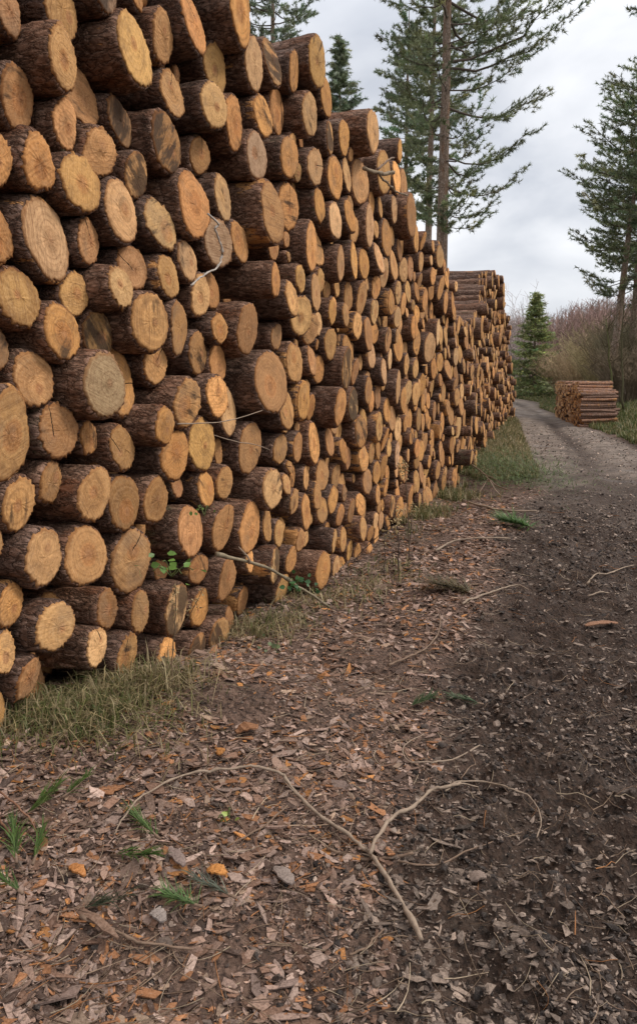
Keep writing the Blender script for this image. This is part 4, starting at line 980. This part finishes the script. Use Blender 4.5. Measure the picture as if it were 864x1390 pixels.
for p in own2:
    P=pole_px(p); sh=rg.normal(0,.06); P=P+np.array([AX[0],AX[1],0])*sh
    if pbase is None: o=link('pole',PM[rg.integers(12)]); pbase=o
    else:
        o=pbase.copy(); o.data=PM[rg.integers(12)]; COL.objects.link(o)
    o.location=P; o.rotation_euler=(0,rg.normal(0,.012)*(1 if p[3] else 2.2),ya+rg.normal(0,.01)); sc_=rg.uniform(.85,1.12) if p[3] else rg.uniform(.9,1.2); o.scale=(1,sc_,sc_)
    if p[3]==0: lab=(ORD[p[2]] if p[2]<2 else ORD[p[2]]+' from the ground')+' thin pole seen lengthwise in the small stack across the track'
    else: lab='thin pole showing only its small cut end in the stack across the track'
    tag(o,lab,'pole','poles in the small stack')
Vs=[];Q_=[];T_=[];UV=[];RN=[];MK=[];TN=[];n0=0
for p in mass:
    V,Q,T,uv,r_,m_,t_=PT[rg.integers(12)]; a=ya+rg.normal(0,.01); R=np.array(Matrix.Rotation(a,3,'Z')); P=pole_px(p)+np.array([AX[0],AX[1],0])*rg.normal(0,.06)
    Vs.append(V@R.T+P); Q_.append(Q+n0); T_.append(T+n0); UV.append(uv); RN.append(r_); MK.append(m_); TN.append(t_); n0+=len(V)
me=mesh_np('packed_poles',np.concatenate(Vs),[np.concatenate(Q_),np.concatenate(T_)],[M['polebark'],M['end']],[0,1],np.concatenate(UV),{'rnd':np.concatenate(RN),'mark':np.concatenate(MK),'tone':np.concatenate(TN)})
tag(link('packed_poles',me),'rear mass of thin poles in the small stack across the track','pole stack',kind='stuff')

# ---------------------------------------------------------------- trees
def needles(c,d,n,L,w,col,q,spread=.85):
    """needle clumps: c (m,3) centres, d (m,3) directions -> V,T,C"""
    m=len(c); k=m*n
    C=np.repeat(c,n,0); D=np.repeat(d,n,0)
    v=D*.55+q.normal(0,spread*.6,(k,3)); v/=np.linalg.norm(v,axis=1)[:,None]+1e-9
    ln=L*q.uniform(.6,1.15,k)[:,None]; b=C-D*L*q.uniform(-.2,.7,k)[:,None]
    s=np.cross(v,q.normal(0,1,(k,3))); s/=np.linalg.norm(s,axis=1)[:,None]+1e-9; s*=w*q.uniform(.6,1.2,k)[:,None]
    V=np.stack([b-s,b+s,b+v*ln],1).reshape(-1,3); T=np.arange(k*3).reshape(-1,3)
    cc=np.repeat(np.repeat(col,n,0)*np.exp(q.normal(0,.18,k))[:,None],3,0)
    return V,T,cc
def trunk_geo(m,P,R,k,seed,rnd):
    P=np.asarray(P,float); pass
def make_pine(name,label,base,h,crown0,Lmax,rad0,seed,lean=(0,0),col=(.045,.075,.028),whorl=.85,nb=5,shape='broad',dens=1.,L=.17,w=.018,group=None,nper=11,droop=.12,dead=5,side=None,cat='tree'):
    q=np.random.default_rng(seed); base=np.asarray(base,float)
    root=tag(bpy.data.objects.new(name,None),label,cat,group); COL.objects.link(root); root.location=base
    ts=np.linspace(0,1,22); wob=np.cumsum(q.normal(0,.012,(22,2)),0)*h*.05
    TP=np.stack([lean[0]*ts*h+wob[:,0]-wob[0,0],lean[1]*ts*h+wob[:,1]-wob[0,1],ts*h-.3*(ts==0)],-1); TR=rad0*(1-ts)**.75*1.0+.02; TR[0]*=1.25
    na=14; th=np.arange(na)/na*2*np.pi
    V=TP[:,None]+(TR[:,None]*(1+q.normal(0,.03,(22,na))))[...,None]*np.stack([np.cos(th),np.sin(th),0*th],-1)[None]
    i=np.arange(21)[:,None]*na; j=np.arange(na)[None]; j2=(j+1)%na
    Q=np.stack([i+j,i+j2,i+na+j2,i+na+j],-1).reshape(-1,4)
    uv=np.stack([np.broadcast_to(np.minimum(th,6.283-th)*rad0,(22,na)),np.broadcast_to((ts*h)[:,None],(22,na))],-1).reshape(-1,2)
    rn=np.tile([q.random(),.1,0,0],(22*na,1))
    link('trunk',mesh_np('trunk',V.reshape(-1,3),[Q],[M['trunk']],uv=uv,attrs={'rnd':rn}),root)
    limbs=MB(); cen=[];dr=[];cl=[]
    def pt(z): 
        return np.array([np.interp(z,TP[:,2],TP[:,0]),np.interp(z,TP[:,2],TP[:,1]),z])
    z=crown0; col=np.array(col)
    while z<h-.25:
        t=(z-crown0)/(h-crown0)
        if shape=='broad': Lz=Lmax*np.clip(1.02-t**2.2*.85,.1,1)*(.38+.62*min(1,t*2.2))
        elif shape=='open': Lz=Lmax*np.clip(1-t**3*.7,.15,1)*(.55+.45*min(1,t*3))
        else: Lz=Lmax*(1-t)**1.15+.12
        a0=q.random()*6.28
        for b in range(nb):
            a=a0+b*6.28/nb+q.normal(0,.35); LL=(Lz*q.uniform(.45,1.12) if shape!='cone' else Lz*q.uniform(.75,1.08))*(1+(side or 0)*math.cos(a))
            if shape!='cone' and q.random()<.12: continue
            d=np.array([math.cos(a),math.sin(a),0]); n=9; tt=np.linspace(0,1,n)
            rise=(.18*(1-t)*tt if shape!='cone' else 0*tt) + (.25*t*tt)
            zz=LL*(rise-droop*4*tt*(1-tt)*(1-t)+ (.10*tt**3 if shape!='cone' else -.38*(1-t)*tt+.2*tt**3))
            P=pt(z+q.normal(0,.1))+d*(tt*LL)[:,None]+np.array([0,0,1])*zz[:,None]
            P[1:]+=np.cumsum(q.normal(0,.02*LL,(n-1,3)),0)*np.array([1,1,.6])
            r0=max(.012,min(.012*LL,TR[min(21,int(z/h*21))]*.5))
            limbs.tube(P,np.linspace(r0,.007,n),5,(.12,.095,.078),cap=False)
            ns=int((5+LL*2.6)*(1 if shape!='cone' else 1.5)); start=.3 if shape!='cone' else .1
            for s_ in range(ns):
                f=start+(1-start)*((s_+q.random())/ns); o=np.array([np.interp(f,tt,P[:,c]) for c in range(3)])
                sg=1 if s_%2 else -1; a2=a+sg*q.uniform(.4,1.15); l2=LL*q.uniform(.16,.4)*(1.25-f*.75)
                if s_==ns-1: a2=a; l2=.3
                e=np.array([math.cos(a2),math.sin(a2),q.normal(.12,.16)]) if shape!='cone' else np.array([math.cos(a2),math.sin(a2),q.normal(-.12,.1)])
                m_=max(3,int(l2/.22*dens)+1); uu=np.linspace(.15,1,m_)
                pp=o+e*(uu*l2)[:,None]+np.array([0,0,1])*(uu**2*l2*.18)[:,None]+q.normal(0,.05,(m_,3))
                limbs.tube(np.array([o,pp[m_//2],pp[-1]]),[.009,.007,.004],3,(.10,.08,.06),cap=False)
                kp=q.random(m_)<(.92 if shape!='cone' else 1)
                pp=pp[kp]
                if not len(pp): continue
                cen.append(pp); ee=np.tile(e,(len(pp),1))+np.array([0,0,.45 if shape!='cone' else -.05]); dr.append(ee/np.linalg.norm(ee,axis=1)[:,None])
                cl.append(np.tile(col*np.exp(q.normal(0,.28))*np.array([1+q.normal(0,.1),1,1+q.normal(0,.1)]),(len(pp),1)))
        z+=whorl*q.uniform(.7,1.3)*(1 if shape!='cone' else (.6+.5*(1-t)))
    for k in range(dead):
        z=crown0-q.uniform(.3,min(6,crown0*.6)); a=q.random()*6.28; LL=q.uniform(.6,1.0)*Lmax*.4
        P=pt(z)+np.stack([np.cos(a)*np.linspace(0,LL,5),np.sin(a)*np.linspace(0,LL,5),-np.linspace(0,.25*LL,5)+q.normal(0,.05,5)],-1)
        limbs.tube(P,np.linspace(.025,.006,5),4,(.09,.075,.065),cap=False)
    link('limbs',limbs.mesh('limbs',[M['twigwood']]),root)
    V,T,C=needles(np.concatenate(cen),np.concatenate(dr),nper,L,w,np.concatenate(cl),q)
    link('crown',mesh_np('crown',V,[T],[M['needle']],attrs={'tone':C},smooth=False),root)
    return root
def gp(x,Y): # ground point under a picture column at distance Y
    X=(x-432)/F*Y/1.0*1.008; return np.array([X,Y,float(g(np.array(X),np.array(float(Y))))])
G1='pines standing behind the long pile'
PG=(.20,.225,.12)
make_pine('pine_tree','tall straight pine with a bare lower trunk rising highest behind the pile',gp(591,32),26,7.8,5.0,.27,101,(.006,0),PG,.85,6,'broad',1.3,.19,.017,G1,21,.2,0,.3)
make_pine('pine_tree','slender pine close on the left of the tallest one',gp(574,42),24,10.5,2.9,.24,102,(.004,0),PG,.8,6,'broad',1.3,.2,.02,G1,22,.16,0)
make_pine('pine_tree','bushy pine whose crown fills the gap left of both trunks',gp(546,47),23,11,2.7,.2,103,(0,0),(.23,.26,.15),.75,6,'broad',1.3,.22,.022,G1,22,.16,0)
make_pine('pine_tree','pale green young pine with a pointed top above the pile shoulder',gp(456,46),21.2,10,3.8,.2,104,(0,0),(.25,.29,.18),.7,6,'cone',1.,.22,.02,G1,18)
make_pine('pine_tree','pine peering over the highest part of the pile',gp(375,44),28,17.5,4.0,.25,105,(0,0),(.23,.27,.175),.75,6,'broad',1.3,.21,.02,G1,22,.16,0)
G2='pines right of the track'
make_pine('pine_tree','leaning pine with the lowest hanging crown right of the track',gp(818,34),13.2,5.2,3.0,.17,111,(.085,0),PG,.62,6,'open',1.25,.18,.017,G2,20,.18,10)
make_pine('pine_tree','straight pine right behind the leaning one',gp(846,36),15.5,6.4,3.8,.19,112,(.03,0),PG,.62,6,'open',1.25,.18,.017,G2,20,.18,8)
make_pine('pine_tree','pine at the right edge with the highest crown',gp(892,31),18,4.8,3.4,.2,113,(.02,0),(.17,.20,.105),.65,6,'open',1.25,.18,.017,G2,20,.16,8)
make_pine('pine_tree','farther pine whose crown shows between the leaning and straight pines',gp(872,44),17,6.5,3.6,.2,114,(.01,0),PG,.7,6,'open',1.2,.19,.022,G2,20,.16,6)
make_pine('spruce_tree','small dense spruce with a pointed tip beside the far bend',gp(718,54),7.4,.3,2.9,.12,121,(0,0),(.27,.30,.12),.33,7,'cone',1.,.17,.026,None,7,.0,0)
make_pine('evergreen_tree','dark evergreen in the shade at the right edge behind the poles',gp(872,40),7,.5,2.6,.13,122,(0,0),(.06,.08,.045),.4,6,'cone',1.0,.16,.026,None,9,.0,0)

# bare shrubs and birches
def bush(name,label,base,h,spread,n,col,seed,group=None,cat='shrub',r0=.016,up=1.,trunks=None,tint=.18):
    q=np.random.default_rng(seed); base=np.asarray(base,float)
    root=tag(bpy.data.objects.new(name,None),label,cat,group); COL.objects.link(root); root.location=base
    st=MB(); tw=MB()
    for k in range(n):
        a=q.random()*6.28; rr=spread*.35*q.random()**.5; b=np.array([math.cos(a)*rr,math.sin(a)*rr,-.1]); a2=a+q.normal(0,.6)
        out=spread*q.uniform(.2,1.)**.8; hh=h*q.uniform(.65,1.05)*(1-.25*(out/spread)**2); t=np.linspace(0,1,6)
        P=b+np.stack([np.cos(a2)*out*t**1.4,np.sin(a2)*out*t**1.4,hh*t**.9],-1)+np.cumsum(q.normal(0,.03*h/5,(6,3)),0)
        c=np.array(col)*np.exp(q.normal(0,tint)); st.tube(P,np.linspace(r0*1.3,r0*.5,6),3,c*.8,cap=False)
        for s_ in range(7):
            f=q.uniform(.3,1); o=np.array([np.interp(f,t,P[:,i]) for i in range(3)]); d=q.normal(0,1,3); d[2]=abs(d[2])*.9+.5*up; d/=np.linalg.norm(d); l=h*q.uniform(.1,.24)
            e=o+d*l; tw.tube(np.array([o,(o+e)/2+q.normal(0,.03,3),e]),[r0*.6,r0*.5,r0*.3],3,c,cap=False)
            for _ in range(2):
                d2=d+q.normal(0,.55,3); o2=o+d*l*q.uniform(.3,.8); tw.tube(np.array([o2,o2+d2/np.linalg.norm(d2)*l*.6]),[r0*.45,r0*.28],3,c*1.1,cap=False)
    link('stems',st.mesh('stems',[M['twigwood']]),root); link('twigs',tw.mesh('twigs',[M['twigwood']]),root)
    return root
GB='bare winter shrubs beyond the track'
TAN=(.46,.33,.21)
bush('bare_shrub','rounded tan bare shrub right beside the small spruce',gp(762,52),2.9,2.3,120,TAN,201,GB)
bush('bare_shrub','tan bare shrub between the round one and the pole stack',gp(785,49),3.3,2.2,120,(.45,.33,.2),202,GB)
bush('bare_shrub','taller yellowish bare shrub behind the pole stack',gp(808,46),4.3,2.3,120,(.42,.34,.19),203,GB)
bush('bare_shrub','dark bare shrub under the leaning pine',gp(833,41),4.4,2.2,130,(.25,.19,.12),204,GB)
bush('bare_shrub','dark scrub at the far right edge beside the pole stack',gp(868,36),4.2,2.4,190,(.17,.145,.09),205,GB)
bush('bare_shrub','low dull shrub tight behind the pole stack end',gp(845,33),2.6,1.5,120,(.2,.15,.1),206,GB)
bush('bare_birch','pale slim birch left of the spruce tip',gp(704,70),8.6,1.5,26,(.48,.40,.38),211,'bare birches at the far bend','tree',.03)
bush('bare_birch','thin birch half hidden between pile end and spruce',gp(694,66),6.0,1.3,26,(.40,.32,.30),212,'bare birches at the far bend','tree',.03)
# mossy stems by the poles
def mossy(label,x,Y,h,lean,r,col,seed):
    b=gp(x,Y); q=np.random.default_rng(seed); t=np.linspace(0,1,8); P=b+np.stack([lean*t*h,0*t,h*t-.1],-1)+np.cumsum(q.normal(0,.04,(8,3)),0)+q.normal(0,.03,(8,3))
    m=MB(); m.tube(P,np.linspace(r,r*.3,8),7,col); o=tag(link('bare_sapling',m.mesh('bare_sapling',[M['twigwood']])),label,'tree','saplings by the pole stack')
    w=MB()
    for k in range(26):
        f=q.uniform(.4,1); c=np.array([np.interp(f,t,P[:,i]) for i in range(3)]); d=q.normal(0,1,3); d[2]=abs(d[2])+.3; d/=np.linalg.norm(d); w.tube(np.array([c,c+d*q.uniform(.4,1.1)]),[.014,.007],3,(.09,.07,.04),cap=False)
    link('twigs',w.mesh('twigs',[M['twigwood']]),o)
mossy('moss green bare sapling left of the leaning pine trunk',828,29,3.6,-.1,.05,(.11,.11,.045),1)
mossy('upright mossy sapling just right of the pole stack',843,28,4.0,-.03,.05,(.085,.075,.04),2)
mossy('thin dark sapling at the right edge past the poles',858,29,4.6,.05,.05,(.06,.05,.035),3)

# far leafless wood
wd=MB(); q=np.random.default_rng(77)
for k in range(2200):
    Y=q.uniform(75,125); x=q.uniform(655,930); X=(x-432)/F*Y; b=np.array([X,Y,float(g(np.array(X),np.array(Y)))-.2])
    hz=np.interp(x,[655,700,735,770,800,930],[6.2,6.2,6.0,7.2,7.6,8.5])*q.uniform(.72,1.08)*Y/85-.02*(Y-60)
    c=np.array([(.29,.18,.155),(.31,.205,.17),(.25,.175,.145)][q.integers(3)])*np.exp(q.normal(0,.18))
    top=b+np.array([q.normal(0,.35),q.normal(0,.3),hz]); wd.tube(np.array([b,(b+top)/2+q.normal(0,.12,3),top]),[.06,.045,.018],3,c*.9,cap=False)
    for s_ in range(9):
        f=q.uniform(.3,1); o=b*(1-f)+top*f; d=q.normal(0,1,3); d[2]=abs(d[2])+.7; d/=np.linalg.norm(d); wd.tube(np.array([o,o+d*q.uniform(.6,1.6)]),[.032,.016],3,c,cap=False)
tag(link('far_wood',wd.mesh('far_wood',[M['twigwood']])),'purplish leafless wood massed along the skyline beyond the bend','wood',kind='stuff')

# ---------------------------------------------------------------- light, sky, render settings
w=bpy.data.worlds.new('World'); SC.world=w; w.use_nodes=True; t=w.node_tree; bg=t.nodes['Background']
sky=t.nodes.new('ShaderNodeTexSky'); sky.sky_type='NISHITA'; sky.sun_disc=False
EL,AZ=rad(48),rad(82)     # sun azimuth measured clockwise from +Y (ahead)
sky.sun_elevation=EL; sky.sun_rotation=AZ; sky.air_density=1.; sky.dust_density=2.5; sky.ozone_density=1.
N=t.nodes; Lk=t.links
tc=N.new('ShaderNodeTexCoord'); mp=N.new('ShaderNodeMapping'); mp.inputs['Scale'].default_value=(1.3,1.3,3.2); Lk.new(tc.outputs['Generated'],mp.inputs[0])
n1=N.new('ShaderNodeTexNoise'); n1.inputs['Scale'].default_value=2.3; n1.inputs['Detail'].default_value=5; n1.inputs['Roughness'].default_value=.5; n1.inputs['Distortion'].default_value=.4; Lk.new(mp.outputs[0],n1.inputs['Vector'])
rp=N.new('ShaderNodeValToRGB'); e=rp.color_ramp.elements; e[0].position=.33; e[0].color=(5.2,5.45,6.0,1); e[1].position=.66; e[1].color=(8.9,8.95,9.15,1); Lk.new(n1.outputs['Fac'],rp.inputs[0])
# overcast sky grows brighter towards the zenith
sx=N.new('ShaderNodeSeparateXYZ'); Lk.new(tc.outputs['Generated'],sx.inputs[0])
mr=N.new('ShaderNodeMapRange'); mr.inputs[1].default_value=.35; mr.inputs[2].default_value=.95; mr.inputs[3].default_value=1.; mr.inputs[4].default_value=2.0; Lk.new(sx.outputs[2],mr.inputs[0])
mu=N.new('ShaderNodeMix'); mu.data_type='RGBA'; mu.blend_type='MULTIPLY'; mu.inputs[0].default_value=1; Lk.new(rp.outputs[0],mu.inputs[6])
cb=N.new('ShaderNodeCombineColor'); [Lk.new(mr.outputs[0],cb.inputs[i]) for i in range(3)]; Lk.new(cb.outputs[0],mu.inputs[7])
mx=N.new('ShaderNodeMix'); mx.data_type='RGBA'; mx.inputs[0].default_value=.9; Lk.new(sky.outputs[0],mx.inputs[6]); Lk.new(mu.outputs[2],mx.inputs[7])
Lk.new(mx.outputs[2],bg.inputs[0]); bg.inputs[1].default_value=.085
ld=bpy.data.lights.new('sun','SUN'); ld.energy=1.5; ld.angle=rad(14); ld.color=(1,.94,.86); lo=bpy.data.objects.new('sun',ld); COL.objects.link(lo)
dv=Vector((math.sin(AZ)*math.cos(EL),math.cos(AZ)*math.cos(EL),math.sin(EL))); lo.rotation_euler=dv.to_track_quat('Z','Y').to_euler()
SC.view_settings.view_transform='Standard'; SC.view_settings.look='None'; SC.view_settings.gamma=1; SC.view_settings.exposure=.58; SC.view_settings.use_curve_mapping=False
SC.render.engine='CYCLES'; cy=SC.cycles; cy.use_denoising=True; cy.max_bounces=5; cy.diffuse_bounces=2; cy.glossy_bounces=2; cy.transmission_bounces=2; cy.transparent_max_bounces=4
cy.use_adaptive_sampling=True; cy.adaptive_threshold=.015
SC.render.resolution_x=636; SC.render.resolution_y=1024
